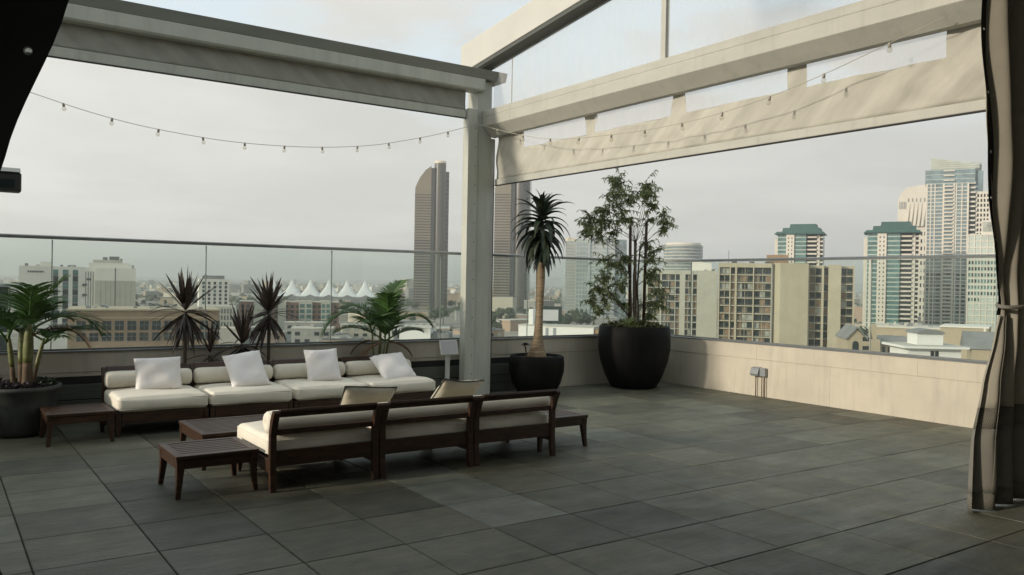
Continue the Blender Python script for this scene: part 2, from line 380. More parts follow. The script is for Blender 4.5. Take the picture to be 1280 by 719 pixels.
# ------------------------------------------------------------------ terrace
XW, YW = 9.97, 10.2            # inner faces of the two parapets
tp = MB()
TX, TY, x00, y00 = .640, .6315, .47, 2.615
pale = {(4,3): .76, (9,11): .8, (10,11): .72}
for i in range(-8, 15):
    for j in range(-10, 12):
        x0 = x00 + i*TX + .004; x1 = min(x00 + (i+1)*TX - .004, XW-.004); y0 = y00 + j*TY + .004; y1 = min(y00 + (j+1)*TY - .004, YW-.02)
        if x1 - x0 < .02 or y1 - y0 < .02: continue
        t = rnd.gauss(.42, .15); t = pale.get((i,j), max(.12, min(.8, t)))
        dz = [rnd.uniform(-.0012,.0012) for _ in range(4)]; b = .004
        top = [(x0+b,y0+b,dz[0]),(x1-b,y0+b,dz[1]),(x1-b,y1-b,dz[2]),(x0+b,y1-b,dz[3])]
        mid = [(x0,y0,dz[0]-.004),(x1,y0,dz[1]-.004),(x1,y1,dz[2]-.004),(x0,y1,dz[3]-.004)]
        low = [(x0,y0,-.03),(x1,y0,-.03),(x1,y1,-.03),(x0,y1,-.03)]
        fs = [(0,1,2,3)] + [(4+k,4+(k+1) % 4,(k+1) % 4,k) for k in range(4)] + [(8+k,8+(k+1) % 4,4+(k+1) % 4,4+k) for k in range(4)]
        tp.add(top+mid+low, fs, tint=t)
tag(tp.build('terrace_floor', M['slate']), kind='structure')
tag(MB().box(-5.2, XW+.25, -4.2, YW+.25, -.4, -.018).build('terrace_slab', M['grout']), kind='structure')

# parapet walls with cap, ledge groove and (left stretch) dark siding
def wall_run(mb, axis, a, b, lo, hi, z0, z1, seed):
    """wall cast in panels with hairline joints and slight tint differences"""
    r = random.Random(seed); x = a
    while x < b - .01:
        e = min(b, x + r.choice([1.22,2.44,2.44])); e = b if b - e < .4 else e
        g = .0006
        if axis == 'x': mb.box(x+g, e-g, lo, hi, z0, z1, tint=r.uniform(.1,.9))
        else: mb.box(lo, hi, x+g, e-g, z0, z1, tint=r.uniform(.1,.9))
        x = e
    return mb
t = thing('parapet_wall', 'long low rendered wall behind the sofas, dark siding on its lower half', 'wall', (0,YW,0))
wall_run(MB(), 'x', -5.2, XW+.2, .008, .2, -.01, .535, 1).build('lower_wall', M['stucco'], t, .002)
wall_run(MB(), 'x', -5.2, XW+.2, 0, .2, .537, .752, 2).build('upper_wall', M['stucco'], t, .001)
MB().box(-5.2, XW+.22, -.02, .22, .753, .772).build('cap', M['cap'], t, .003)
MB().box(-5.2, 7.55, -.012, .007, 0, .49).build('siding_backing', M['siding_dark'], t)
b = MB()
for z0, z1 in ((.005,.115),(.122,.232),(.242,.405)): b.box(-5.2, 7.54, -.04, -.013, z0, z1)
b.build('siding', M['siding'], t, .004)
t = thing('parapet_wall', 'low cream rendered wall in sunlight running along the city side at right', 'wall', (XW,0,0))
wall_run(MB(), 'y', -4.2, YW+.007, .008, .2, -.01, .535, 3).build('lower_wall', M['stucco'], t, .002)
wall_run(MB(), 'y', -4.2, YW-.001, 0, .2, .537, .752, 4).build('upper_wall', M['stucco'], t, .002)
MB().box(-.006, .22, -4.2, YW-.021, .753, .766).build('cap', M['cap'], t, .003)

t = thing('added_shade_wall', 'unseen stepped low wall added beyond the thick caned palm to shade the floor', 'wall', (-.9,0,0))  # unseen wall, added to throw shade over the near floor
wall_run(MB(), 'y', 6.302, YW-.002, -.2, 0, 0, .752, 5).build('wall', M['stucco'], t, .003)
MB().box(-.22,.02,6.302,YW-.022,.753,.771).build('cap', M['cap'], t, .003)
wall_run(MB(), 'y', 2.6, 6.30, -.2, 0, 0, 1.72, 6).build('high_shade_wall', M['stucco'], t, .003)
MB().box(-.22,.02,2.58,6.32,1.721,1.74).build('cap', M['cap'], t, .003)

def railing(label, axis, a, b, off, joints):
    t = thing('glass_railing', label, 'glass railing', (0,0,0))
    js = [a] + [j for j in joints if a < j < b] + [b]
    for k in range(len(js)-1):
        p0, p1 = js[k]+.006, js[k+1]-.006
        q = MB(); (q.box(p0,p1,off-.006,off+.006,.774,1.978) if axis == 'x' else q.box(off-.006,off+.006,p0,p1,.774,1.978))
        q.build('glass_panel', M['glass'], t)
    for j in js[1:-1]:
        q = MB(); (q.box(j-.0055,j+.0055,off-.0058,off+.0058,.776,1.976) if axis == 'x' else q.box(off-.0058,off+.0058,j-.0055,j+.0055,.776,1.976))
        q.build('joint_seal', M['joint'], t)
    q = MB(); prof = [(off-.024,1.982),(off-.024,2.012),(off-.014,2.022),(off+.014,2.022),(off+.024,2.012),(off+.024,1.982)]
    q.prism(prof, axis, a, b); q.build('handrail', M['steel'], t)
    q = MB(); pr = [(off-.02,.773),(off-.02,.80),(off+.02,.80),(off+.02,.773)]
    q.prism([(off-.016,.773),(off-.016,.79),(off-.0065,.79),(off-.0065,.773)], axis, a, b).prism([(off+.0065,.773),(off+.0065,.79),(off+.016,.79),(off+.016,.773)], axis, a, b)
    q.build('base_channel', M['cap'], t)
    return t
railing('long tinted glass railing on the back wall behind palms and sofas', 'x', -5.2, XW+.05, YW+.08, [-3.7,-2.1,-.5,1.08,2.7,4.29,5.93,7.45,8.98])
railing('glass railing on the sunlit cream wall facing the towers at right', 'y', -4.2, YW+.05, XW+.08, [-3.1,-1.55,0,1.57,3.13,4.69,6.25,7.81,9.385])

# ------------------------------------------------------------------ pergola frame with roller screens
pg = thing('pergola', 'grey aluminium pergola frame with sloping roof beam and half lowered roller screens', 'pergola', (6.33,9.9,0))
def P(name, mb, m, bevel=.004):
    o = mb.build(name, m, pg, bevel); o.location = (-6.33,-9.9,0); return o
post = P('post', MB().box(6.22,6.45,9.83,10.10,0,4.40), M['alu'])
q = MB().box(6.05,6.205,9.80,9.94,0,3.99); sub = P('screen_guide', q, M['alu'], .006)
for k in range(14):
    o = MB().lathe([(.0,0),(.007,0),(.007,.003),(.0,.003)], 8).build('screw_head', M['rubber'], sub)
    o.location = (6.165,9.80,.32+k*.262); o.rotation_euler = (pi/2,0,0)
P('screen_guide', MB().box(6.452,6.512,9.85,9.97,0,3.62), M['alu_warm'])
P('seal_strip', MB().box(6.5125,6.532,9.86,9.96,0,3.62), M['rubber'], 0)
P('post', MB().box(-.25,0,9.83,10.10,0,4.40), M['alu'])
P('post', MB().box(7.55,7.80,2.72,2.98,0,4.60), M['alu'])
# left beam: fascia cap, screen cassette, canvas, bottom bar
prof = [(9.70,4.53),(9.74,4.41),(10.10,4.41),(10.10,4.55)]
P('back_beam', MB().prism(prof, 'x', -.3, 6.62), M['alu_cap'])
prof = [(9.74,4.408),(9.74,4.26),(9.76,4.235),(9.95,4.235),(9.95,4.408)]
P('screen_cassette', MB().prism(prof, 'x', .002, 6.28), M['alu'])
def canvas_sheet(axis, a, b, off, z0, z1, amp, holes=(), mi_fn=None, step=.035, seed=0):
    """hanging sheet with diagonal drape wrinkles; holes = (a0, a1, zbottom, ztop) cut out for the clear windows"""
    import random as R_; rr = R_.Random(seed)
    waves = [(rr.uniform(2,9), rr.uniform(-6,6), rr.uniform(0,6.28), rr.uniform(.3,1)) for _ in range(7)]
    xs = sorted(set([a + (b-a)*i/int((b-a)/step) for i in range(int((b-a)/step)+1)] + [h for H_ in holes for h in H_[:2]]))
    zs = sorted(set([z0 + (z1-z0)*i/int((z1-z0)/step+1) for i in range(int((z1-z0)/step+1)+1)] + [h for H_ in holes for h in H_[2:] if z0 < h < z1]))
    def disp(x, z):
        e = min(1, (z-z0)/.12) * min(1, (z1-z)/.05+.3)
        s_ = sum(wt*sin(kx*x + kz*z + ph + 1.3*sin(.9*x+ph)) for kx, kz, ph, wt in waves)/3
        drape = sin(11*(x + .9*(z-z0)) + 2.2*sin(1.7*x + seed)) * (.5+.5*sin(1.3*x+2*seed)) + .8*sin(17*(x - .8*(z-z0)) + 1.9*sin(2.3*x)) * (.5-.5*sin(1.9*x+seed))
        return amp*e*(.5*s_ + .75*drape + .9*max(0, sin(3.1*x + 4.6*z + seed))**6 - .7*max(0, sin(2.3*x - 5.2*z + 2*seed))**8)
    q = MB(); vs = []
    for z in zs:
        for x in xs:
            y = off + disp(x, z); vs.append((x,y,z) if axis == 'x' else (y,x,z))
    n = len(xs); fs = []
    for j in range(len(zs)-1):
        for i in range(n-1):
            mxm, mzm = (xs[i]+xs[i+1])/2, (zs[j]+zs[j+1])/2
            if any(h[0] < mxm < h[1] and h[2] < mzm < h[3] for h in holes): continue
            fs.append((j*n+i, j*n+i+1, (j+1)*n+i+1, (j+1)*n+i))
    q.add(vs, fs, True); return q, disp
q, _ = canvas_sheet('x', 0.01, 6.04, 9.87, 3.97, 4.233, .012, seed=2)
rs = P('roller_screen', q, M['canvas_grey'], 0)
m_ = rs.modifiers.new('thick', 'SOLIDIFY'); m_.thickness = .003
bar = MB().box(.01,6.045,9.85,9.89,3.86,3.968).build('bottom_bar', M['alu'], rs, .006)
MB().box(.01,6.045,9.845,9.895,3.853,3.8595).build('bar_seal', M['rubber'], rs)
# right beam: hexagonal cassette running towards the camera
prof = [(6.30,3.985),(6.30,3.902),(6.306,3.897),(6.30,3.892),(6.30,3.765),(6.43,3.632),(6.50,3.625),(6.60,3.70),(6.60,3.985)]
P('side_beam', MB().prism(prof, 'y', 2.99, 9.825), M['alu_warm'])
wins = [(3.46,4.74,3.43,3.9),(4.95,6.22,3.43,3.9),(6.41,7.69,3.42,3.9),(7.89,9.16,3.42,3.9)]
q, dsp = canvas_sheet('y', 3.10, 9.80, 6.53, 3.05, 3.66, .021, wins, seed=5)
rs = P('roller_screen', q, M['canvas'], 0)
m_ = rs.modifiers.new('thick', 'SOLIDIFY'); m_.thickness = .003
for a, b, z0, z1 in wins:
    q = MB(); n = 14
    vs = [(6.526 + .0004*sin(5*i+j+a), a + (b-a)*i/n, z0 + (3.66-z0)*j/3) for j in range(4) for i in range(n+1)]
    q.add(vs, [(j*(n+1)+i, j*(n+1)+i+1, (j+1)*(n+1)+i+1, (j+1)*(n+1)+i) for j in range(3) for i in range(n)], True)
    q.build('clear_window', M['vinyl'], rs)
MB().box(6.51,6.55,3.10,9.82,2.965,3.048).build('bottom_bar', M['alu_warm'], rs, .006)
MB().box(6.505,6.555,3.10,9.82,2.957,2.9645).build('bar_seal', M['rubber'], rs)
# sloping rafter: white roof edge above a dark channel, and the clear infill below it
def slope(y, base): return base + (10.14-y)*.127
prof = [(10.45, slope(10.45,4.66)), (10.45, 5.02), (2.9, slope(2.9,4.66)+.36), (2.9, slope(2.9,4.66))]
q = MB(); vs = [(6.30,y,z) for y, z in prof] + [(6.52,y,z) for y, z in prof]
q.add(vs, [(0,1,2,3),(7,6,5,4),(0,4,5,1),(1,5,6,2),(2,6,7,3),(3,7,4,0)])
raf = P('roof_beam', q, M['roofcloth'], .01)
q = MB(); vs = [(x, y, slope(y,4.66)-dz) for y in (10.20,2.9) for x, dz in ((6.312,.003),(6.312,.05),(6.35,.075),(6.52,.075),(6.56,.045),(6.56,.003))]
q.add(vs, [(i,(i+1) % 6,6+(i+1) % 6,6+i) for i in range(6)] + [(5,4,3,2,1,0),(6,7,8,9,10,11)])
q.build('channel', M['alu_dark'], raf)
q = MB(); ys = [9.80,9.6,8.6,7.6,6.55]
def infill(y0, y1):
    q = MB(); n = 16; vs = []
    for j in range(5):
        for i in range(n+1):
            y = y0 + (y1-y0)*i/n; zt = slope(y,4.66)-.06; vs.append((6.47+.0006*sin(3*y+2*j), y, 3.99+(zt-3.99)*j/4))
    q.add(vs, [(j*(n+1)+i, j*(n+1)+i+1, (j+1)*(n+1)+i+1, (j+1)*(n+1)+i) for j in range(4) for i in range(n)], True); return q
# unseen pleated roof, added over the near end to shade floor and sofas
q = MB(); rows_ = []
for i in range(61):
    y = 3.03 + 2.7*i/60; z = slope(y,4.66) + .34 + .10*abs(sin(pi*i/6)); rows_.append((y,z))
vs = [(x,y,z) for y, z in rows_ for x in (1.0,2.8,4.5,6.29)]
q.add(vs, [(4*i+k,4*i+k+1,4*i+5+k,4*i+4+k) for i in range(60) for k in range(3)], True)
o = P('added_shade_roof', q, M['shade_roof_cloth'], 0); mm = o.modifiers.new('thick','SOLIDIFY'); mm.thickness = .02
P('clear_infill', infill(6.53, 9.82), M['vinyl'], 0)
P('clear_infill', infill(3.0, 6.44), M['vinyl'], 0)
P('mullion', MB().box(6.44,6.50,6.45,6.52,3.987,4.99), M['alu_warm'])
P('mullion', MB().box(6.465,6.475,9.37,9.378,3.987,4.69), M['alu'], 0)

# unseen room added at the photographer's back: dark walls, ceiling, storeys cut skylight
t = thing('added_cabana_room', 'covered dark walled room of the building at the photographer\'s back', 'building', (3,-1,0))
MB().box(-8.2,5.2,-3.2,4.02,4.62,4.80).build('ceiling', M['room_dark'], t, .01)
MB().box(-8.2,5.2,3.78,4.0,4.30,4.618).build('header', M['alu'], t, .005)
MB().box(-8.2,5.2,-3.2,-3.0,0,4.615).build('back_wall', M['room_dark'], t)
MB().box(5.0,5.2,-2.995,3.7,0,4.615).build('end_wall', M['room_dark'], t)
MB().box(-8.2,5.2,-3.2,.5,4.805,7.5).build('added_storeys', M['room_dark'], t)

# ------------------------------------------------------------------ string lights
def string_lights(label, pts, bulbs, seed):
    t = thing('string_lights', label, 'string lights', pts[0])
    o0 = Vector(pts[0])
    # smooth curve through the measured points
    pts = [Vector(p) for p in pts]; path = []
    for i in range(len(pts)-1):
        p0, p1, p2, p3 = pts[max(i-1,0)], pts[i], pts[i+1], pts[min(i+2,len(pts)-1)]
        for k in range(6):
            u = k/6; path.append(.5*((2*p1)+(p2-p0)*u+(2*p0-5*p1+4*p2-p3)*u*u+(3*p1-p0-3*p2+p3)*u**3) - o0)
    path.append(pts[-1]-o0)
    MB().tube(path, .0032, 6).build('cord', M['cord'], t)
    r = random.Random(seed)
    total = [0]
    for i in range(1, len(path)): total.append(total[-1] + (path[i]-path[i-1]).length)
    for s_ in bulbs:
        L_ = s_*total[-1]; i = max(j for j in range(len(total)-1) if total[j] <= L_)
        u = (L_-total[i])/(total[i+1]-total[i]); p = path[i].lerp(path[i+1], u)
        b = MB().lathe([(.0,-.078),(.012,-.076),(.021,-.064),(.023,-.052),(.017,-.038),(.011,-.030)], 10).build('bulb', M['bulb'], t)
        b.location = p; b.rotation_euler = (r.uniform(-.2,.2), r.uniform(-.2,.2), 0)
        MB().lathe([(.0,-.034),(.0125,-.034),(.0125,-.004),(.008,.006),(.0,.006)], 8).build('socket', M['socket'], b)
    return t
string_lights('string of small clear bulbs sagging under the back beam across the open sky',
    [(6.14,9.765,3.77),(5.95,9.75,3.70),(5.53,9.75,3.56),(5.07,9.75,3.43),(4.62,9.75,3.32),(4.16,9.75,3.245),(3.69,9.75,3.195),(3.22,9.75,3.17),(2.76,9.75,3.165),(2.28,9.75,3.19),(1.81,9.75,3.235),(1.34,9.75,3.315),(.85,9.75,3.43),(.3,9.77,3.58),(-.01,9.81,3.68)],
    [.075,.145,.22,.29,.365,.44,.515,.59,.665,.74,.815,.89], 3)
string_lights('string of small clear bulbs strung in front of the sunlit canvas screen',
    [(6.17,9.795,3.79),(6.20,8.86,3.52),(6.20,7.97,3.34),(6.21,6.71,3.25),(6.22,5.84,3.245),(6.22,5.24,3.285),(6.22,4.78,3.34),(6.23,4.26,3.44),(6.25,3.81,3.55),(6.295,3.33,3.68)],
    [.08,.17,.26,.345,.43,.51,.59,.67,.755,.84,.93], 4)

# ------------------------------------------------------------------ curtains
def sheet_obj(name, m, parent, rows, uv=None, thick=.004, smooth=True):
    """rows: list of equal length lists of points"""
    q = MB(); n = len(rows[0]); vs = [p for r in rows for p in r]
    q.add(vs, [(j*n+i, j*n+i+1, (j+1)*n+i+1, (j+1)*n+i) for j in range(len(rows)-1) for i in range(n-1)], smooth)
    o = q.build(name, m, parent)
    if uv:
        ul = o.data.uv_layers.new(name='UVMap'); flat = [c for r in uv for c in r]
        for lp in o.data.loops: ul.data[lp.index].uv = flat[lp.vertex_index]
    if thick: mm = o.modifiers.new('thick', 'SOLIDIFY'); mm.thickness = thick; mm.offset = 0
    return o
def interp(tab, z):
    for (z0, x0), (z1, x1) in zip(tab, tab[1:]):
        if z0 <= z <= z1:
            u = (z-z0)/(z1-z0); u = u*u*(3-2*u)*.5 + u*.5; return x0 + (x1-x0)*u
    return tab[0][1] if z < tab[0][0] else tab[-1][1]
def curtain(label, bdy, lead, far, ztop, base_y):
    """lead/far: tables (z, x) of the leading and trailing edge; flip = +1 leading edge at low x"""
    t = thing('curtain', label, 'curtain', (interp(lead,0), base_y, 0)); ox = interp(lead,0)
    nf = 4.2; nx = 150
    def pt(u, z):
        a, b = interp(lead, z), interp(far, z); x = a + (b-a)*u
        squeeze = abs(b-a); tight = max(.0, 1-abs(z-1.5)/1.1)
        amp = .042*(1-.4*tight) * (1 if u > .04 else u/.04)
        y = amp*sin(2*pi*nf*u + .8*sin(2.1*z) + .35*sin(5*u+z)) + .018*sin(23*u + 2*z) + .05*(u-.5)*0
        y += .03*tight*sin(9*u)
        return Vector((x-ox, y, z))
    def seg(name, m, u0, u1, z0, z1, dy=0, uvs=None, dens=1.0):
        n = max(3, int(nx*(u1-u0)*dens)); nz = max(2, int((z1-z0)/.06))
        rows = []; uv = []
        for j in range(nz+1):
            z = z0 + (z1-z0)*j/nz; rows.append([pt(u0+(u1-u0)*i/n, z) + Vector((0,dy,0)) for i in range(n+1)])
            uv.append([((u0+(u1-u0)*i/n)*2.6, z) for i in range(n+1)])
        return sheet_obj(name, m, t, rows, uv)
    ub = .155
    seg('fabric_panel', M['curtain'], .07, 1, .745, ztop)
    seg('fabric_panel', M['curtain'], 0, .07, .745, 1.42)
    seg('woven_band', M['woven'], 0, 1, .60, .745)
    seg('lower_fabric', M['curtain_dark'], 0, 1, .135, .60)
    seg('hem_band', M['woven'], 0, 1, .012, .135)
    seg('edge_braid', M['woven'], .135, .185, .60, 1.42, -.012, dens=2)
    seg('edge_braid', M['woven'], .135, .185, .135, .60, -.012, dens=2)
    # black leading border with metal eyelets
    eyes = [1.98, 2.29, 2.62, 3.05, 3.5]; border = MB(); nzz = 60; z0, z1 = 1.42, ztop
    zs = sorted([z0 + (z1-z0)*i/44 for i in range(45) if all(abs(z0 + (z1-z0)*i/44 - e) > .045 for e in eyes)] + [e+s_ for e in eyes for s_ in (-.03,.03)])
    uc = .105; us = [0,.012,.025,.06,.11,ub]
    def bp(u, z):
        p = pt(u, z); a = interp(lead, z)-ox; b_ = interp(far, z)-ox
        wid = (.19 if bdy > 0 else .20) if abs(b_-a) > .5 else .16
        p.x = a + (1 if b_ > a else -1)*wid*(u/ub); p.y = bdy + .012*sin(6*z+8*u) + .03*(u/ub); return p
    grid = [[bp(u, z) for u in us] for z in zs]; nu = len(us)
    vs = [p for r_ in grid for p in r_]; fs = []; rings = []
    for j in range(len(zs)-1):
        hole = any(abs((zs[j]+zs[j+1])/2 - e) < .004 for e in eyes)
        for i in range(nu-1):
            q4 = (j*nu+i, j*nu+i+1, (j+1)*nu+i+1, (j+1)*nu+i)
            if hole and i == 2: rings.append(q4)
            else: fs.append(q4)
    for q4 in rings:
        c = sum((vs[k] for k in q4), Vector())/4; ex = (vs[q4[1]]-vs[q4[0]]).normalized(); ez = Vector((0,0,1)); ez = (ez-ex*ez.dot(ex)).normalized()
        base = len(vs); nr = 16
        for k_ in range(nr):
            a = 2*pi*k_/nr - 3*pi/4; vs.append(c + (ex*cos(a)+ez*sin(a))*.0095)
        for side in range(4):
            for m2 in range(4): fs.append((q4[side], base+(side*4+m2+1) % nr, base+side*4+m2))
            fs.append((q4[side], q4[(side+1) % 4], base+(side*4+4) % nr))
        ring = MB(); ring.tube([c + (ex*cos(2*pi*k_/20)+ez*sin(2*pi*k_/20))*.0115 for k_ in range(21)], .0026, 6, cap=False)
        ring.build('eyelet', M['steel'], t)
    border.add(vs, fs, True); border.build('black_border', M['border'], t)
    # tie-back cord
    a, b = interp(lead,1.5)-ox, interp(far,1.5)-ox
    loop = [Vector(((a+b)/2+(b-a)*.53*cos(2*pi*k_/24), .085*sin(2*pi*k_/24), 1.5+.02*sin(2*pi*k_/24+1))) for k_ in range(25)]
    MB().tube(loop, .016, 8, cap=False).build('tie_back', M['curtain_dark'], t)
    return t
ZT = 4.28
curtain('taupe curtain with black eyelet border and woven diamond bands, gathered by a tie', .028,
    [(0,6.13),(.5,6.17),(.9,6.30),(1.25,6.45),(1.5,6.53),(1.8,6.44),(2.3,6.36),(2.9,6.27),(3.7,6.18),(ZT,6.12)],
    [(0,7.35),(.6,7.2),(1.1,6.98),(1.5,6.88),(1.9,7.0),(2.6,7.25),(ZT,7.5)], ZT, 3.0)
curtain('dark curtain edge seen against the sky above the floodlight, one eyelet in its black border', -.035,
    [(0,.30),(.5,.24),(.9,.12),(1.25,.0),(1.5,-.04),(1.8,.135),(1.93,.178),(2.49,.353),(2.9,.46),(3.7,.58),(ZT,.64)],
    [(0,-.9),(.6,-.75),(1.1,-.5),(1.5,-.40),(1.9,-.52),(2.6,-.8),(ZT,-1.1)], ZT, 3.0)

# floodlight hanging off the left post
t = thing('floodlight', 'small dark floodlight box with pale visor, half hidden by the dark curtain edge', 'floodlight', (.60,9.66,2.41))
MB().box(-.36,.13,-.10,.10,.0,.185).build('housing', M['lamp_body'], t, .012)
MB().prism([(-.13,.19),(.11,.19),(.11,.235),(-.08,.235)], 'x', -.36, .12).build('visor', M['lamp_top'], t, .006)
MB().box(-.62,-.361,-.03,.13,.06,.12).build('bracket', M['lamp_body'], t, .004)
MB().box(-.30,.07,-.108,-.1005,.03,.12).build('lens', M['win_dark'], t)

# ------------------------------------------------------------------ lounge furniture
def cushion_mb(sx, sy, sz, r, bulge, n=18, seed=0):
    """upholstered block: rounded edges, crowned top, slight sag"""
    rr = random.Random(seed); ph = [rr.uniform(0,6) for _ in range(6)]; q = MB()
    def P(x, y, z):
        ix, iy, iz = sx/2-r, sy/2-r, sz/2-r
        c = Vector((max(-ix,min(ix,x)), max(-iy,min(iy,y)), max(-iz,min(iz,z)))); d = Vector((x,y,z))-c
        p = c + (d.normalized()*r if d.length > 1e-9 else d)
        fx = max(0, 1-(2*x/sx)**2); fy = max(0, 1-(2*y/sy)**2)
        s_ = 1 if z > 0 else -.3
        if abs(z) > iz*.5: p.z += s_*bulge*(fx**.5)*(fy**.5)
        p.y += (1 if y > 0 else -1)*bulge*.5*fx*max(0,1-(2*z/sz)**2) if abs(y) > iy else 0
        p += Vector((0,0,.0035*sin(9*x+ph[0]+4*y)+.003*sin(13*y+ph[1]-6*x)))
        if z > 0:      # sit hollow and soft creases running to the corners
            p.z -= .014*math.exp(-((x-.12*sin(ph[2]))**2+(y+.04*sin(ph[3]))**2)/.035)
            p.z += .0045*sin(26*(x*cos(ph[4])+y*sin(ph[4]))+3*sin(5*x+ph[5]))*max(0, abs(x)/sx+abs(y)/sy-.25)
        return p
    def lin(h, rad): 
        k = [-h, -h+rad*.3, -h+rad*.65, -h+rad]; m = [-h+rad+(2*h-2*rad)*i/n for i in range(1,n)]
        return k + m + [-a for a in k[::-1]]
    X, Y, Z = lin(sx/2,r), lin(sy/2,r), sorted(set([-sz/2,-sz/2+r*.3,-sz/2+r*.65,-sz/2+r,0,sz/2-r,sz/2-r*.65,sz/2-r*.3,sz/2]))
    def patch(A, B, fn, flip):
        vs = [fn(a, b) for b in B for a in A]; na = len(A)
        fs = [(j*na+i, j*na+i+1, (j+1)*na+i+1, (j+1)*na+i) for j in range(len(B)-1) for i in range(na-1)]
        q.add(vs, [f[::-1] for f in fs] if flip else fs, True)
    patch(X, Y, lambda a,b: P(a,b,sz/2), False); patch(X, Y, lambda a,b: P(a,b,-sz/2), True)
    patch(X, Z, lambda a,b: P(a,-sy/2,b), False); patch(X, Z, lambda a,b: P(a,sy/2,b), True)
    patch(Y, Z, lambda a,b: P(-sx/2,a,b), True); patch(Y, Z, lambda a,b: P(sx/2,a,b), False)
    return q
def weld(o, d=.0006):
    m_ = o.modifiers.new('weld', 'WELD'); m_.merge_threshold = d; return o
def rim(sx, sy, r, z, n=7):
    pts = []
    for cx_, cy_, a0 in ((sx/2-r,sy/2-r,0),(-sx/2+r,sy/2-r,pi/2),(-sx/2+r,-sy/2+r,pi),(sx/2-r,-sy/2+r,3*pi/2)):
        pts += [(cx_+r*cos(a0+pi/2*i/n), cy_+r*sin(a0+pi/2*i/n), z + .002*sin(5*i+a0)) for i in range(n+1)]
    return pts + [pts[0]]
def seat_cushion(seed):
    cu = weld(cushion_mb(MW-.025,.80,.145,.045,.022,seed=seed).build('seat_cushion', M['cream']))
    for z in (.046,-.046): MB().tube(rim(MW-.030, .795, .042, z), .0042, 6, cap=False).build('piping', M['cream'], cu)
    return cu
SOFA = 'sofa modules'
MW = .90
def make_sofa(name_label):
    """armless lounge module: faces +y, back at -y, origin on the floor under its centre"""
    t = thing('sofa_module', name_label, 'sofa', (0,0,0), 0, SOFA)
    h = MW/2 - .006
    q = MB().box(-h+.052,h-.052,-.405,-.375,.185,.305); q.box(-h+.052,h-.052,.40,.43,.135,.245)
    for s_ in (-1,1): q.box(s_*h-(.045 if s_ > 0 else 0), s_*h+(.045 if s_ < 0 else 0), -.372,.43,.14,.245)
    for k in range(6): q.box(-h+.047,h-.047,-.30+k*.125,-.23+k*.125,.205,.225)
    q.build('seat_frame', M['wood'], t, .005)
    for s_ in (-1,1):                      # rear posts: splayed foot, upright, raked and flared head
        prof = [(-.435,0),(-.395,0),(-.372,.20),(-.375,.42),(-.402,.54),(-.448,.615),(-.478,.62),(-.493,.60),(-.458,.53),(-.42,.42),(-.418,.20)]
        a, b = (-h, -h+.05) if s_ < 0 else (h-.05, h)
        MB().prism(prof, 'x', a, b).build('leg', M['wood'], t, .004)
    for s_ in (-1,1):
        x0, x1 = (-h, -h+.055) if s_ < 0 else (h-.055, h); k = .012
        q = MB(); vs = [(x0+(k if s_<0 else .02),.385,0),(x1-(.02 if s_<0 else k),.385,0),(x1-(.02 if s_<0 else k),.42,0),(x0+(k if s_<0 else .02),.42,0),(x0,.372,.139),(x1,.372,.139),(x1,.432,.139),(x0,.432,.139)]
        q.add(vs, [(0,3,2,1),(4,5,6,7),(0,1,5,4),(1,2,6,5),(2,3,7,6),(3,0,4,7)]); q.build('leg', M['wood'], t, .004)
    q = MB().prism([(-.428,.558),(-.410,.566),(-.450,.622),(-.482,.629),(-.490,.610)], 'x', -h+.0505, h-.0505)
    q.build('top_rail', M['wood'], t, .003)
    MB().box(-h+.0505,h-.0505,-.412,-.386,.425,.468).build('back_slat', M['wood'], t, .004)
    cu = seat_cushion(3); cu.parent = t; cu.location = (0,.055,.322)
    # bolster with gathered round ends
    r = .092; q = MB(); L_ = MW-.03; prof = []
    for i in range(7): a = pi/2*i/6; prof.append((max(.001, r*(sin(a))**.8), -L_/2 + .055*(1-sin(a)) * (1 if i else .6)))
    prof = [(.0005,-L_/2+.012),(.02,-L_/2+.004),(.05,-L_/2),(.075,-L_/2+.006),(.088,-L_/2+.025),(r,-L_/2+.06)]
    body = [(r*(1+.015*sin(3*k)), -L_/2+.06+(L_-.12)*k/8) for k in range(1,8)]
    prof = prof + body + [(a, -b) for a, b in prof[::-1]]
    q.lathe(prof, 24); q.v = [(z, x*1.02, y*.96) for x, y, z in q.v]
    bo = q.build('bolster', M['cream'], t); bo.location = (0,-.272,.500); bo.rotation_euler = (.3,0,0)
    for s_ in (-1,1):
        q = MB(); q.tube([(s_*(L_/2-.022), .084*cos(2*pi*k/24), .081*sin(2*pi*k/24)) for k in range(25)], .004, 6, cap=False)
        q.build('seam', M['cream'], bo)
    return t
front0 = make_sofa('cream sofa module seen from behind beside the front slatted table, its bolster end lit')
fx = [2.535, 3.435, 4.335]; front0.location = (fx[0], 6.535, 0)
f1 = copy_tree(front0); f1.location = (fx[1],6.535,0); f1['label'] = 'middle one of the front row of three cream sofa modules, seen from behind'
f2_ = copy_tree(front0); f2_.location = (fx[2],6.535,0); f2_['label'] = 'cream sofa module seen from behind, next to the small table on the open floor'
labs = ['cream sofa module against the dark siding, next to the low bench table and potted palm', 'cream wall side sofa module carrying the tilted white pillow, below the purple cordylines',
        'cream wall side sofa module carrying the upright white pillow, third from the potted palm', 'cream wall side sofa module nearest the post, with the slumped white pillow']
for k in range(4):
    c = copy_tree(front0); c.location = (1.955+.906*k, 9.37, 0); c.rotation_euler = (0,0,pi); c['label'] = labs[k]



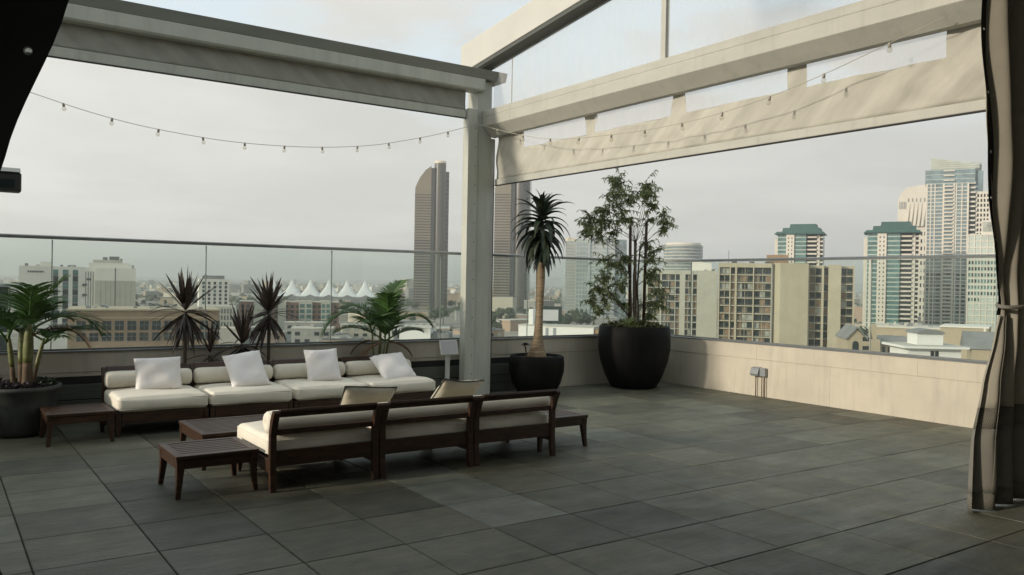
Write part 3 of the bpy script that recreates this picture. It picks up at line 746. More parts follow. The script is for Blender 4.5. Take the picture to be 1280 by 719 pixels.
seats = [o for o in bpy.data.objects if o.name.startswith('seat_cushion')]
for i_, o in enumerate(seats[1:]):
    m_ = cushion_mb(MW-.025,.80,.145,.045,.022+.004*((i_*7) % 3-1),seed=11+i_).mesh('seat_cushion_mesh', M['cream']); o.data = m_
    o.rotation_euler = (0,0,radians(((i_*5) % 3-1)*.8))
def make_table(label, lx, ly, h):
    """slatted hardwood side table, slats along x, splayed tapered legs"""
    t = thing('side_table', label, 'table', (0,0,0), 0, 'slatted hardwood tables')
    a, b = lx/2, ly/2
    q = MB().box(-a,a,-b,-b+.055,h-.028,h).box(-a,a,b-.055,b,h-.028,h).box(-a,-a+.055,-b+.0555,b-.0555,h-.028,h).box(a-.055,a,-b+.0555,b-.0555,h-.028,h)
    q.build('top_frame', M['wood'], t, .004)
    n = max(5, int((ly-.11)/.062)); q = MB(); pitch = (ly-.11)/n
    for k in range(n): y = -b+.055+pitch*k; q.box(-a+.0555,a-.0555,y+.007,y+pitch-.007,h-.026,h-.004)
    q.build('slats', M['wood'], t, .002)
    i = .012
    q = MB().box(-a+i+.05,a-i-.05,-b+i,-b+i+.024,h-.098,h-.029).box(-a+i+.05,a-i-.05,b-i-.024,b-i,h-.098,h-.029)
    q.box(-a+i,-a+i+.024,-b+i+.05,b-i-.05,h-.098,h-.029).box(a-i-.024,a-i,-b+i+.05,b-i-.05,h-.098,h-.029)
    q.build('apron', M['wood'], t, .003)
    for sx in (-1,1):
        for sy in (-1,1):
            q = MB(); vs = []
            for z, wd, off in ((0,.034,.004),(.09,.041,-.002),(h-.11,.052,-.004),(h-.0285,.053,0)):
                x1 = a - .006 + off; y1 = b - .006 + off
                vs += [(sx*(x1-wd),sy*(y1-wd),z),(sx*x1,sy*(y1-wd),z),(sx*x1,sy*y1,z),(sx*(x1-wd),sy*y1,z)]
            fs = [(4*j+k,4*j+(k+1) % 4,4*j+4+(k+1) % 4,4*j+4+k) for j in range(3) for k in range(4)] + [(0,3,2,1),(12,13,14,15)]
            if sx*sy < 0: fs = [f[::-1] for f in fs]
            q.add(vs, fs); q.build('leg', M['wood'], t, .004)
    return t
tb = make_table('small slatted side table standing at the near end of the front sofa row', .60, .58, .31); tb.location = (1.755, 6.545, 0)
c = copy_tree(tb); c.location = (5.04, 6.60, 0); c['label'] = 'slatted side table at the far end of the front sofa row, on the open floor'
tb2 = make_table('low dark bench table between the potted palm and the wall side sofa', .585, .60, .30); tb2.location = (1.185, 9.07, 0)
tb3 = make_table('long slatted coffee table standing between the two facing sofa rows', 1.25, .80, .30); tb3.location = (2.48, 7.50, 0)

def pillow(name, label, m, loc, rot, sx=.47, sy=.45, th=.075, group=None, piping=None, seed=0):
    """knife edge throw pillow with pinched corners and soft creases"""
    rr = random.Random(seed); n = 22; q = MB(); ph = [rr.uniform(0,6) for _ in range(4)]
    def edge(u, v):      # concave sides, pointed corners
        k = .055; x = u*(1 - k*(1-v*v)); y = v*(1 - k*(1-u*u)); return x*sx/2, y*sy/2
    def P(u, v, s_):
        x, y = edge(u, v); h = th*max(0,(1-u**4))**.5*max(0,(1-v**4))**.5
        h *= 1 + .10*sin(4*u+ph[0]+2*v) + .08*sin(5*v-3*u+ph[1]); 
        cr = .006*sin(14*(abs(u)+abs(v))+ph[2])*max(0,min(1,(abs(u)*abs(v)-.2)*4))
        return (x, y, s_*(h+cr*(1 if h > .01 else 0)) + .012*sin(2*u+ph[3])*v)
    for s_ in (1,-1):
        vs = [P(-1+2*i/n, -1+2*j/n, s_) for j in range(n+1) for i in range(n+1)]
        fs = [(j*(n+1)+i, j*(n+1)+i+1, (j+1)*(n+1)+i+1, (j+1)*(n+1)+i) for j in range(n) for i in range(n)]
        q.add(vs, fs if s_ > 0 else [f[::-1] for f in fs], True)
    o = weld(q.build(name, m), .0004); tag(o, label, 'pillow', group); o.matrix_basis = Matrix.Translation(loc) @ Matrix.Rotation(radians(rot[2]),4,'Z') @ Matrix.Rotation(radians(rot[0]),4,'X') @ Matrix.Rotation(radians(rot[1]),4,'Z')
    if piping:
        bd = [(-1+2*i/n,-1) for i in range(n)] + [(1,-1+2*i/n) for i in range(n)] + [(1-2*i/n,1) for i in range(n)] + [(-1,1-2*i/n) for i in range(n+1)]
        MB().tube([P(u,v,0) for u, v in bd], .0055, 6, cap=False).build('piping', M['piping'], o)
    return o
WP = 'white pillows on the wall side sofa'
# faces tilt back towards the wall; local z is the pillow's front
pillow('throw_pillow', 'white throw pillow sitting square on the wall side sofa nearest the potted palm', M['white'], (2.00,9.42,.56), (72,1,-4), .47, .37, .07, WP, seed=1)
pillow('throw_pillow', 'white throw pillow tilted on one corner below the purple cordylines', M['white'], (2.92,9.38,.57), (50,7,-4), .43, .47, .07, WP, seed=2)
pillow('throw_pillow', 'white throw pillow standing upright on the third wall side sofa module', M['white'], (3.83,9.40,.575), (66,3,-6), .41, .42, .075, WP, seed=3)
pillow('throw_pillow', 'white throw pillow slumped back on the wall side sofa nearest the post', M['white'], (4.74,9.35,.52), (36,6,-2), .46, .48, .075, WP, seed=4)
TPG = 'taupe pillows on the front sofa row'
pillow('throw_pillow', 'taupe piped pillow poking above the back of the middle front sofa module', M['taupe_pillow'], (3.02,6.50,.535), (120,-4,5), .50, .40, .06, TPG, M['piping'], seed=5)
pillow('throw_pillow', 'taupe piped pillow leaning flat and skewed where two front sofa modules meet', M['taupe_pillow'], (3.92,6.55,.545), (130,-7,8), .50, .45, .055, TPG, M['piping'], seed=6)

# notice stand beside the post
t = thing('notice_stand', 'white notice plate on a slim post between the sofa and pergola post', 'notice stand', (5.72,9.70,0))
MB().box(-.15,.15,-.12,.12,0,.012).build('base', M['plastic_white'], t, .004)
MB().box(-.032,.032,-.012,.012,.0125,.64).build('post', M['plastic_white'], t, .004)
pl = MB().box(-.135,.135,-.008,.008,-.10,.10).build('plate', M['plastic_white'], t, .003); pl.location = (.0,-.03,.715); pl.rotation_euler = (radians(-18),0,0)
MB().box(-.118,.118,-.0105,-.0085,-.082,.085).build('notice_sheet', M['paper'], pl)

# weatherproof outlet on the sunlit wall
t = thing('outlet_box', 'grey weatherproof outlet box with conduits on the sunlit cream wall', 'outlet box', (XW,7.93,.30))
MB().prism([(-.001,0),(-.085,0),(-.10,.03),(-.07,.115),(-.001,.13)], 'y', -.03,.11).build('cover', M['galv'], t, .008)
MB().box(-.06,-.001,-.13,-.035,.0,.12).build('housing', M['galv'], t, .006)
for yy in (.05,-.06,-.11): MB().tube([(-.03,yy,.0),(-.03,yy,-.298)], .007, 8).build('conduit', M['conduit'], t)

# ------------------------------------------------------------------ potted plants
def pot(parent, prof, m, name='pot', soil_z=None, soil_r=None):
    o = MB().lathe(prof, 48).build(name, m, parent)
    if soil_z is not None:
        q = MB(); r = random.Random(3); n = 40; vs = [(0,0,soil_z+.02)]
        for ring in range(1,5):
            for k in range(n): vs.append((soil_r*ring/4*cos(2*pi*k/n), soil_r*ring/4*sin(2*pi*k/n), soil_z + .02*r.random()))
        fs = [(0,1+k,1+(k+1) % n) for k in range(n)] + [(1+(g*n)+k, 1+((g+1)*n)+k, 1+((g+1)*n)+(k+1) % n, 1+(g*n)+(k+1) % n) for g in range(3) for k in range(n)]
        q.add(vs, fs, True).build('soil', M['soil'], o)
    return o
def frond(q, base, az, el, length, droop, r, nleaf=34, lw=.016, ll=.30, tint=None, vang=.55):
    """pinnate frond: arching rachis with two rows of leaflets"""
    path = []; p = Vector(base); d = Vector((cos(az)*cos(el), sin(az)*cos(el), sin(el))); n = 22; st = length/n
    for i in range(n+1):
        path.append(p.copy()); p = p + d*st; d = (d + Vector((0,0,-droop*st*(.35+1.6*i/n)))).normalized()
    q.tube(path, [.011*(1-.85*i/n)+.0015 for i in range(n+1)], 5, tint=.75)
    for s_ in (-1,1):
        for k in range(nleaf):
            u = .22 + .78*k/(nleaf-1); f = u*n; i = min(n-1, int(f)); b = path[i].lerp(path[i+1], f-i)
            d = (path[i+1]-path[i]).normalized(); side = d.cross(Vector((0,0,1))); side = side.normalized() if side.length > .05 else Vector((1,0,0))
            upv = side.cross(d).normalized()
            fwd = .55 + .75*u + r.uniform(-.1,.1)
            ld = (side*s_ + d*fwd + upv*(vang*(1-.5*u) + r.uniform(-.12,.12))).normalized()
            L_ = ll*(sin(pi*min(1,(.12+.88*u)))**.55*.95+.18)*r.uniform(.85,1.1)
            pts = [b]; dd = ld.copy(); pp = b.copy()
            for m_ in range(4): pp = pp + dd*(L_/4); dd = (dd + Vector((0,0,-.16-.10*r.random()))).normalized(); pts.append(pp.copy())
            tt = (tint if tint is not None else r.uniform(.15,.85))
            q.strip(pts, [lw*.5,lw,lw*.85,lw*.5,.0008], ld.cross(upv) + Vector((.01,.01,.01)), .35, tint=tt)

def blade_head(q, c, n, r, L0, L1, w0, up_bias, down):
    """spiky cordyline head: an upright tuft of young swords, a thin middle, old leaves hanging in a skirt"""
    for k in range(n):
        g = k/n; az = k*2.39996 + r.uniform(-.3,.3)
        if g < .42: el = r.uniform(1.05,1.5) if g < .25 else r.uniform(.6,1.15)
        elif g < .62: el = r.uniform(-.25,.55)
        else: el = r.uniform(-down,-.45)
        d = Vector((cos(az)*cos(el), sin(az)*cos(el), sin(el))); L_ = r.uniform(L0*.85,L1)*(.92 if g < .42 else 1.08 if g < .62 else .9)
        pts = []; p = Vector(c) + d*.015 + Vector((0,0,(.5-g)*.10)); sag = r.uniform(.0,.16) if g < .42 else r.uniform(.15,.6) if g < .62 else r.uniform(.05,.45)
        for i in range(8):
            pts.append(p.copy()); p = p + d*(L_/7); d = (d + Vector((0,0,-sag*(.15+.3*i/7)))).normalized()
        w = w0*.78*r.uniform(.7,1.3)*(.55 if .42 <= g < .62 else 1)
        side = d.cross(Vector((0,0,1))); side = side if side.length > .05 else Vector((cos(az+1.57),sin(az+1.57),0))
        side = side + Vector((r.uniform(-.5,.5), r.uniform(-.5,.5), r.uniform(-.4,.4)))
        q.strip(pts, [w*.45,w*.75,w,w,w*.9,w*.7,w*.4,.0006], side, .3, tint=r.uniform(.05,.95))

# tall palm in a grey pot at the left
t = thing('potted_palm', 'green palm with thick canes in a dark grey pot beside the low bench table', 'palm', (.74,9.62,0))
r = random.Random(11)
pot(t, [(.0,.0),(.23,.0),(.27,.05),(.325,.30),(.35,.44),(.372,.455),(.372,.495),(.345,.495),(.335,.46)], M['pot_grey'], soil_z=.455, soil_r=.338)
canes = [((.06,-.06),(.07,-.10),1.12,.046),((-.05,.0),(-.10,.02),1.0,.024),((.12,.05),(.22,.08),.95,.022),((.02,.06),(.02,.16),1.05,.03)]
q1 = MB(); qb = MB(); qc = MB()
for (bx,by),(tx,ty),h, rad in canes:
    z0 = .46; pts = [Vector((bx+(tx-bx)*u**1.3, by+(ty-by)*u**1.3, z0+(h-z0)*u)) for u in [i/10 for i in range(11)]]
    qb.tube(pts[:5], [rad*1.12,rad*1.05,rad,rad,rad*.98], 10)
    qc.tube(pts[4:], [rad*.98,rad,rad*1.05,rad,rad*.9,rad*.75,rad*.5], 10)
    nf = 6 if rad > .04 else 3
    for k in range(nf):
        az = k*2.4 + r.uniform(-.3,.3) + bx*20
        el = r.uniform(.45,1.15)
        frond(q1, pts[-1]-Vector((0,0,r.uniform(0,.10))), az, el, r.uniform(.5,.95), r.uniform(.9,2.6), r, 23, .0105, .28)
q1.build('crown', M['palm_leaf'], t); qb.build('trunk', M['cane_brown'], t); qc.build('crownshaft', M['cane'], t)
q = MB()
frond(q, (.08,-.08,.98), -.3, .5, .62, 3.2, r, 18, .012, .16, .5); q.build('dry_frond', M['palm_dry'], t)
for mname, mm, n, seed, a0, a1 in (('purple_groundcover','succ_purple',70,1,2.6,5.4),('green_groundcover','succ_green',60,2,-.9,2.6)):
    q = MB(); rr = random.Random(seed)
    for k in range(n):
        a = rr.uniform(a0,a1); rad = .30*rr.random()**.5 + .03; c = Vector((rad*cos(a), rad*sin(a), .47 + rr.uniform(0,.05)))
        for m_ in range(9):
            az = rr.uniform(0,6.28); el = rr.uniform(.1,1.3); L_ = rr.uniform(.03,.06); d = Vector((cos(az)*cos(el),sin(az)*cos(el),sin(el)))
            q.strip([c, c+d*L_*.5, c+d*L_+Vector((0,0,-.006))], [.006,.012,.002], d.cross(Vector((0,0,1)))+Vector((.01,0,0)), .5, tint=rr.random())
    q.build(mname, M[mm], t)

# feathery palm behind the sofa
t = thing('potted_palm', 'green feathery palm rising behind the wall side sofa near the notice stand', 'palm', (4.86,10.0,0))
r = random.Random(23)
pot(t, [(.0,.0),(.13,.0),(.15,.04),(.165,.30),(.165,.33),(.15,.33),(.145,.30)], M['pot_grey'], soil_z=.30, soil_r=.147)
q1 = MB(); qc = MB()
for (bx,by,tx,ty,h,rad) in ((0,0,.0,-.02,.98,.024),(.05,.03,.14,.0,.86,.018),(-.05,.02,-.12,-.02,.92,.016),(.0,-.04,.05,-.06,.80,.015)):
    pts = [Vector((bx+(tx-bx)*u, by+(ty-by)*u, .30+(h-.30)*u)) for u in [i/8 for i in range(9)]]
    qc.tube(pts, [rad*(1.1-.4*i/8) for i in range(9)], 8)
    for k in range(2 if bx else 3):
        az = k*2.2 + r.uniform(-.3,.3) + bx*40; el = r.uniform(.55,1.25)
        frond(q1, pts[-1], az, el, r.uniform(.5,.75), r.uniform(1.2,2.6), r, 24, .011, .26)
frond(q1, (0,-.02,.95), 2.9, .80, .95, 2.8, r, 32, .0125, .27); frond(q1, (.0,-.02,.95), .55, 1.15, .78, 1.2, r, 30, .012, .24); frond(q1, (.05,-.02,.85), -.3, .95, .8, 2.8, r, 28, .014, .22)
q1.build('crown', M['palm_leaf'], t); qc.build('trunk', M['cane'], t)
q = MB(); frond(q, (-.05,-.05,.80), 2.6, .1, .42, 4.0, r, 16, .010, .12, .5); frond(q, (-.02,-.06,.78), 3.3, -.3, .42, 2.5, r, 14, .010, .12, .5); frond(q, (.1,-.06,.80), -.4, -.2, .38, 3.0, r, 14, .010, .12, .5)
q.build('dry_frond', M['palm_dry'], t)

# purple cordylines in a row behind the sofa
CG = 'purple cordylines behind the sofa'
def cordyline(label, x, y, hz, n, L0, L1, w0, seed, lean=(0,0), down=1.25):
    t = thing('cordyline', label, 'cordyline', (x,y,0), 0, CG); r = random.Random(seed)
    pot(t, [(.0,.0),(.11,.0),(.13,.03),(.15,.27),(.15,.30),(.135,.30),(.13,.27)], M['pot_grey'], soil_z=.27, soil_r=.132)
    top = Vector((lean[0],lean[1],hz)); pts = [Vector((0,0,.27)).lerp(top, i/6) for i in range(7)]
    MB().tube(pts, [.026,.023,.021,.021,.022,.024,.022], 8).build('stem', M['stem'], t)
    q = MB(); blade_head(q, top, n, r, L0, L1, w0, .5, down); q.build('leaves', M['cordyline'], t)
cordyline('tallest spiky purple cordyline, behind the sofa below the glass railing joint', 2.40, 9.97, 1.20, 96, .38,.58,.025, 31)
cordyline('spiky purple cordyline with a narrow upright tuft, nearer the white tents', 3.37, 9.97, 1.17, 70, .36,.52,.026, 32, (.0,0), 1.3)
cordyline('shorter purple cordyline crowded between the two tall ones', 3.05, 9.95, .80, 48, .38,.54,.026, 33, (0,0), .8)
cordyline('lowest purple cordyline, its leaves just clearing the sofa back', 2.68, 9.97, .70, 36, .26,.42,.017, 34, (0,0), .7)

# tree aloe in a black bowl
t = thing('potted_aloe', 'tree aloe with bare tan trunk and drooping leaf head in a black bowl', 'aloe tree', (7.20,9.68,0)); r = random.Random(41)
pot(t, [(.0,.0),(.24,.0),(.27,.02),(.35,.16),(.395,.33),(.40,.44),(.39,.54),(.372,.56),(.35,.56),(.345,.52)], M['pot_black'], soil_z=.51, soil_r=.348)
path = []; rad = []
for i in range(16):
    u = i/15; path.append(Vector((.0+.025*sin(2.2*u)+.03*u, .01*u, .50+1.40*u))); rad.append(.060+.085*max(0,1-u*3.2)**2 + .006*sin(9*u))
q = MB(); q.tube(path, rad, 16)
for k, (x,y,z) in enumerate(q.v):       # buttressed foot
    if z < .95: a = math.atan2(y, x); s_ = 1 + .16*sin(5*a)*((.95-z)/.45); q.v[k] = (x*s_, y*s_, z)
q.build('trunk', M['aloe_bark'], t)
top = path[-1]; q = MB(); qd = MB()
for k in range(92):
    g = k/92; az = k*2.39996 + r.uniform(-.25,.25); L_ = r.uniform(.40,.54)*(.62 if g < .08 else 1.0 if g < .6 else .88)
    el = (1.45 - 1.2*(g/.3) if g < .3 else .25 - 1.15*((g-.3)/.7)) + r.uniform(-.14,.14)
    c = top + Vector((0,0,.76 - .56*g)); d = Vector((cos(az)*cos(el), sin(az)*cos(el), sin(el))); p = c + d*.03; pts = []
    drp = r.uniform(.20,.40)*(.8 if g < .3 else 1.05)
    for i in range(9): pts.append(p.copy()); p = p + d*(L_/8); d = (d + Vector((0,0,-drp*(.4+1.0*i/8)))).normalized()
    side = Vector((-sin(az), cos(az), 0)) + Vector((0,0,r.uniform(-.25,.25))); w_ = r.uniform(.036,.050)
    q.strip(pts, [w_*.9,w_,w_,w_*.94,w_*.84,w_*.7,w_*.5,w_*.28,.001], side, .45, tint=r.uniform(0,1))
for k in range(26):
    az = r.uniform(0,6.28); c = top + Vector((0,0,r.uniform(-.04,.16))); d = Vector((cos(az)*.5, sin(az)*.5, -.6)).normalized(); p = c + Vector((cos(az)*.05, sin(az)*.05, 0)); pts = []
    for i in range(5): pts.append(p.copy()); p = p + d*.04; d = (d + Vector((0,0,-.25))).normalized()
    qd.strip(pts, [.014,.014,.012,.008,.001], Vector((-sin(az),cos(az),0)), .4)
q.tube([top + Vector((0,0,z)) for z in (-.02,.28,.5,.72)], [.058,.052,.042,.02], 10, tint=.3)
q.build('crown', M['aloe'], t); qd.build('dry_leaves', M['aloe_dry'], t)
ae = MB().tube([(-.235,-.07,.50),(-.25,-.08,.60),(-.262,-.08,.70)], [.013,.011,.012], 8).build('aeonium_stem', M['stem'], t)
q = MB()
for k in range(34):
    az = k*2.39996; g = k/34; el = 1.2-1.35*g; d = Vector((cos(az)*cos(el), sin(az)*cos(el), sin(el))); c = Vector((-.262,-.08,.715)); L_ = .04+.055*g
    q.strip([c, c+d*L_*.55, c+d*L_+Vector((0,0,-.006))], [.006,.016,.004], Vector((-sin(az),cos(az),0)), .3, tint=r.random())
q.build('aeonium_rosette', M['aeonium'], ae)

# airy small tree staked in the big corner planter
t = thing('potted_tree', 'airy small leaved tree with three stakes in a huge black corner planter', 'potted tree', (9.03,9.60,0)); r = random.Random(57)
pot(t, [(.0,.0),(.30,.0),(.36,.025),(.45,.20),(.525,.42),(.56,.62),(.562,.80),(.55,.945),(.535,.96),(.51,.96),(.50,.90)], M['pot_black'], soil_z=.90, soil_r=.503)
for (x0,y0,x1,y1,h) in ((-.13,-.03,-.16,-.04,2.53),(.17,-.02,.20,-.02,2.60),(.06,.05,.04,.06,2.30)):
    MB().tube([(x0,y0,.9),(x1,y1,h)], [.026,.022], 10).build('stake', M['stake'], t)
bq = MB(); lq = MB()
def branch(a, b, r0, r1, bow, n=8):
    a, b = Vector(a), Vector(b); side = (b-a).cross(Vector((0,0,1))); mid = Vector((r.uniform(-1,1), r.uniform(-1,1), r.uniform(0,1)))*bow
    pts = [a.lerp(b, i/n) + mid*sin(pi*i/n) + Vector((r.uniform(-1,1),r.uniform(-1,1),r.uniform(-1,1)))*.008 for i in range(n+1)]
    bq.tube(pts, [r0+(r1-r0)*i/n for i in range(n+1)], 7); return pts
def leafy(c, rad, ntwig, nl):
    for _ in range(ntwig):
        d = Vector((r.gauss(0,1), r.gauss(0,1), r.gauss(0,.8))).normalized(); p = Vector(c); L_ = r.uniform(.5,1.25)*rad; pts = []
        for i in range(6): pts.append(p.copy()); p = p + d*(L_/5); d = (d + Vector((r.uniform(-.2,.2), r.uniform(-.2,.2), -.14))).normalized()
        bq.tube(pts, [.0045,.004,.0035,.003,.0022,.0012], 4)
        for k in range(nl):
            u = r.uniform(.15,1)*5; i = min(4, int(u)); b = pts[i].lerp(pts[i+1], u-i)
            ld = Vector((r.gauss(0,1), r.gauss(0,1), r.gauss(-.55,.7))).normalized(); ln = r.uniform(.05,.09); s_ = ld.cross(Vector((r.uniform(-1,1), r.uniform(-1,1), .6)))
            lq.strip([b, b+ld*ln*.5, b+ld*ln+Vector((0,0,-.01))], [.0035,.009,.001], s_, .2, tint=r.random())
tr1 = branch((.0,-.02,.9), (-.02,-.02,2.25), .024, .018, .03); tr2 = branch((-.07,.02,.9), (-.12,.04,2.0), .019, .013, .04); tr3 = branch((.09,.0,.9), (.13,.03,2.2), .017, .012, .04)
lo = branch((-.06,-.02,1.05), (-.62,-.06,1.55), .014, .008, .05)
# foliage clumps (x offset along the wall, depth, height, radius, twigs)
clumps = [(-.42,0,3.12,.20,9),(-.30,.1,3.22,.17,8),(-.52,-.1,2.95,.20,9),(.18,0,3.18,.20,9),(.34,.1,3.05,.17,8),(.08,-.1,3.05,.15,6),(.36,.0,2.88,.13,5),
          (-.68,0,2.72,.20,9),(-.80,.1,2.60,.18,8),(-.58,.1,2.58,.2,9),(-.98,0,2.46,.16,7),(-1.06,-.05,2.36,.11,4),(-.40,-.1,2.72,.18,7),(-.36,.1,2.44,.16,6),(-.72,0,2.38,.15,6),(-.20,.0,2.90,.15,6),(-.12,.05,2.62,.13,5),
          (.56,0,2.72,.12,5),(.68,.05,2.60,.12,5),(.62,0,2.50,.08,3),(.30,.05,2.62,.12,4),
          (-.52,.05,1.98,.18,7),(-.30,.0,1.90,.2,9),(-.62,-.05,1.72,.18,8),(-.78,0,1.55,.17,8),(-.55,.1,1.42,.16,7),(-.86,0,1.36,.15,6),(-.36,-.05,1.60,.18,7),(-.70,0,1.20,.12,5),(-.16,.1,2.02,.15,6),(-.24,.05,1.30,.14,5),
          (.30,0,1.98,.18,8),(.42,.05,1.75,.17,7),(.22,-.1,1.76,.15,6),(.50,0,1.52,.17,7),(.36,0,1.34,.16,7),(.56,.05,1.28,.13,5),(.22,0,2.25,.14,5),(.44,.0,2.16,.12,4),(.28,0,1.12,.1,4)]
ends = [tr1[-1], tr2[-1], tr3[-1]]
for x, y, z, rad_, tw in clumps:
    c = Vector((x,y,z)); src = min([p for p in tr1+tr2+tr3+lo if p.z < z-.08] or tr1, key=lambda p: (p-c).length + abs(z-p.z-.35)*.4)
    branch(src, c, .0042, .0025, .09, 7); leafy(c, rad_*1.5, int(tw*1.6)+1, 18)
bq.build('trunk', M['twig'], t); lq.build('crown', M['olive'], t)
q = MB()
for k in range(420):
    a = r.uniform(0,6.28); rd = .50*r.random()**.5; c = Vector((rd*cos(a), rd*sin(a), .93 + .11*(1-(rd/.5)**2)*(.5+.5*r.random())))
    if a > 2.2 and a < 3.7: c.z += .04*r.random()
    for m_ in range(9):
        az = r.uniform(0,6.28); el = r.uniform(-.3,1.3); L_ = r.uniform(.02,.045); d = Vector((cos(az)*cos(el), sin(az)*cos(el), sin(el)))
        q.strip([c, c+d*L_*.5, c+d*L_], [.004,.009,.001], d.cross(Vector((0,0,1)))+Vector((.01,0,0)), .3, tint=r.random())
q.build('ground_cover', M['moss'], t)
q = MB()
for k in range(46):
    az = k*2.4; el = 1.2-.9*k/46; d = Vector((cos(az)*cos(el), sin(az)*cos(el), sin(el))); c = Vector((-.28,-.16,.95)); p = c.copy(); pts = []
    for i in range(5): pts.append(p.copy()); p = p + d*.055; d = (d + Vector((0,0,-.13))).normalized()
    q.strip(pts, [.008,.010,.009,.006,.001], Vector((-sin(az),cos(az),0)), .3, tint=r.random())
q.build('grassy_tuft', M['olive'], t)

# ------------------------------------------------------------------ the city below and beyond
tag(MB().box(-14000,14000,-14000,14000,STREET-1,STREET).build('city_ground', M['street']), kind='structure')

def site(name, label, cat, px, depth, yaw=0, group=None):
    p = at(px, depth, z=STREET)
    az = math.atan((px-640)/FPX)                          # turn each building to face the terrace
    t = thing(name, label, cat, p, -YAW - az + radians(yaw), group); t.scale = (cos(az),1,1); return t
def mpp(depth): return depth/FPX
def H(px, py, depth): return zat(px, py, depth) - STREET
class Face:
    """a wall plane of a building: maps (along, out, up) to the building's own axes"""
    def __init__(s, t, ox, oy, ang=0): s.t, s.ox, s.oy, s.a = t, ox, oy, ang
    def part(s, name, m, u, out, z, su, so, sz):
        c, n = cos(s.a), sin(s.a)
        return pbox(name, m, s.t, s.ox + u*c + out*n, s.oy + u*n - out*c, z, su, so, sz, s.a)
def windows(face, m, x0, x1, z0, z1, nx, nz, fx=.7, fz=.6, out=.0, th=.24, name='window', alt=None, p_alt=.3, seed=0, cap=100):
    r = random.Random(seed); dx, dz = (x1-x0)/nx, (z1-z0)/nz; made = 0
    for j in range(nz-1, -1, -1):
        for i in range(nx):
            if made >= cap: return
            mm = alt if alt and r.random() < p_alt else m
            face.part(name, mm, x0+dx*(i+.5), out, z0+dz*(j+.5), dx*fx, th, dz*fz); made += 1
def roof_clutter(t, x0, x1, y0, y1, z, n, seed, m='roof_grey', big=2.5):
    r = random.Random(seed)
    for _ in range(n):
        sx, sy, sz = r.uniform(.4,1)*big, r.uniform(.4,1)*big, r.uniform(.3,.8)*big*.7
        pbox('roof_unit', M[r.choice([m,'galv','roof_pale'])], t, r.uniform(x0,x1), r.uniform(y0,y1), z+sz/2, sx, sy, sz)
def body(t, m, x0, x1, y0, y1, z0, z1, name='wall', bevel=0):
    return MB().box(x0,x1,y0,y1,z0,z1).build(name, m, t, bevel)

# --- twin brown towers
def tower():
    D = 950; k = mpp(D); t = site('office_tower', 'slim brown office tower with slanted top, standing clear left of the grey post', 'tower', 538, D)
    X = lambda px: (px-538)*k
    hL, hM = H(538,236,D), H(538,209,D)
    MB().prism([(X(517),0),(X(537),0),(X(537),hM+1.5),(X(530),hM-3),(X(523.5),hM-11),(X(519.5),hM-18),(X(517),hL)], 'y', 2, 34).build('slab', M['tower_band'], t)
    n = 42; f = Face(t, 0, 2)
    for j in range(n):
        z = 6 + j*(hL-10)/n
        f.part('window_band', M['tower_glass'], X(527), .0, z, 20*k*.985, .5, 1.75 if j < 25 else 1.0)
    g = Face(t, X(517), 18, pi/2)
    for j in range(0, n): g.part('window_band', M['tower_glass'], 0, -.0, 6+j*(hL-10)/n, 31, .5, 1.6)
    body(t, M['tower_glass'], X(537)+.02, X(541.5), 4, 32, 0, hM-.5, 'reveal')
    hr = H(548,203,D); q = MB(); cx_, r_ = X(548), 7.4*k
    q.lathe([(r_,0),(r_,hr)], 40, (cx_,10)); q.lathe([(r_,hr),(.01,hr)], 40, (cx_,10), smooth=False); q.build('core', M['tower_core'], t)
    q = MB().lathe([(r_+.15,hr-.2),(r_+.15,hr+1.2),(r_*.9,hr+2.6),(.01,hr+2.7)], 40, (cx_,10)); q.build('crown_ring', M['tower_cap'], t)
    hR = H(557,213,D); body(t, M['tower_glass'], X(551), X(559.5), 12, 34, 0, hR, 'rear_slab'); f = Face(t, 0, 12)
    for j in range(30): f.part('floor_band', M['tower_core'], X(557.4), 0, 5+j*(hR-8)/30, 4.2*k, .5, 1.4)
    return t
tw = tower()
c = copy_tree(tw); c.location = at(637.5, 930, z=STREET); c.rotation_euler.z = -YAW - radians(6); c['label'] = 'twin brown office tower seen behind the tree aloe, just right of the post'
tw['group'] = 'twin brown towers'; c['group'] = 'twin brown towers'

# --- white hotel with three window bays
D = 350; k = mpp(D); t = site('hotel_building', 'white hotel block with three dark window bays behind the left palm', 'building', 66, D)
X = lambda px: (px-66)*k; h = H(66,333,D)
body(t, M['hotel_white'], X(24), X(107), 0, 22, 0, h); body(t, M['hotel_white'], X(50), X(64), 2, 12, h+.003, h+1.9, 'stair_penthouse')
body(t, M['roof_pale'], X(24)-.1, X(107)+.1, -.15, 22.1, h+.002, h+.35, 'coping') if False else None
f = Face(t, 0, 0)
for bx, bw in ((69.4,6.4),(82,7.4),(94.4,7)):
    f.part('bay_recess', M['roof_dark'], X(bx), .0, h-14.5, bw*k, .10, 26)
    for j in range(9):
        f.part('window', M['win_teal'] if j % 2 == 0 else M['win_dark'], X(bx), .06, h-2.2-2.9*j, bw*k*.92, .16, 1.75)
        f.part('balcony_rail', M['galv'], X(bx), .12, h-3.6-2.9*j, bw*k*.95, .2, .22)
rr = random.Random(5)
for i in range(7): f.part('sign_letter', M['roof_dark'], X(35.5+i*3.0), .05, h-2.3, .55+.2*rr.random(), .2, .75)
for px, py in ((112,348.5),(106.5,355.5),(106.5,368.5)): f.part('balcony', M['roof_dark'], X(px), .4, H(66,py,D), 6*k, .8, 1.0)
roof_clutter(t, X(30), X(100), 3, 16, h, 9, 3, big=2.2)
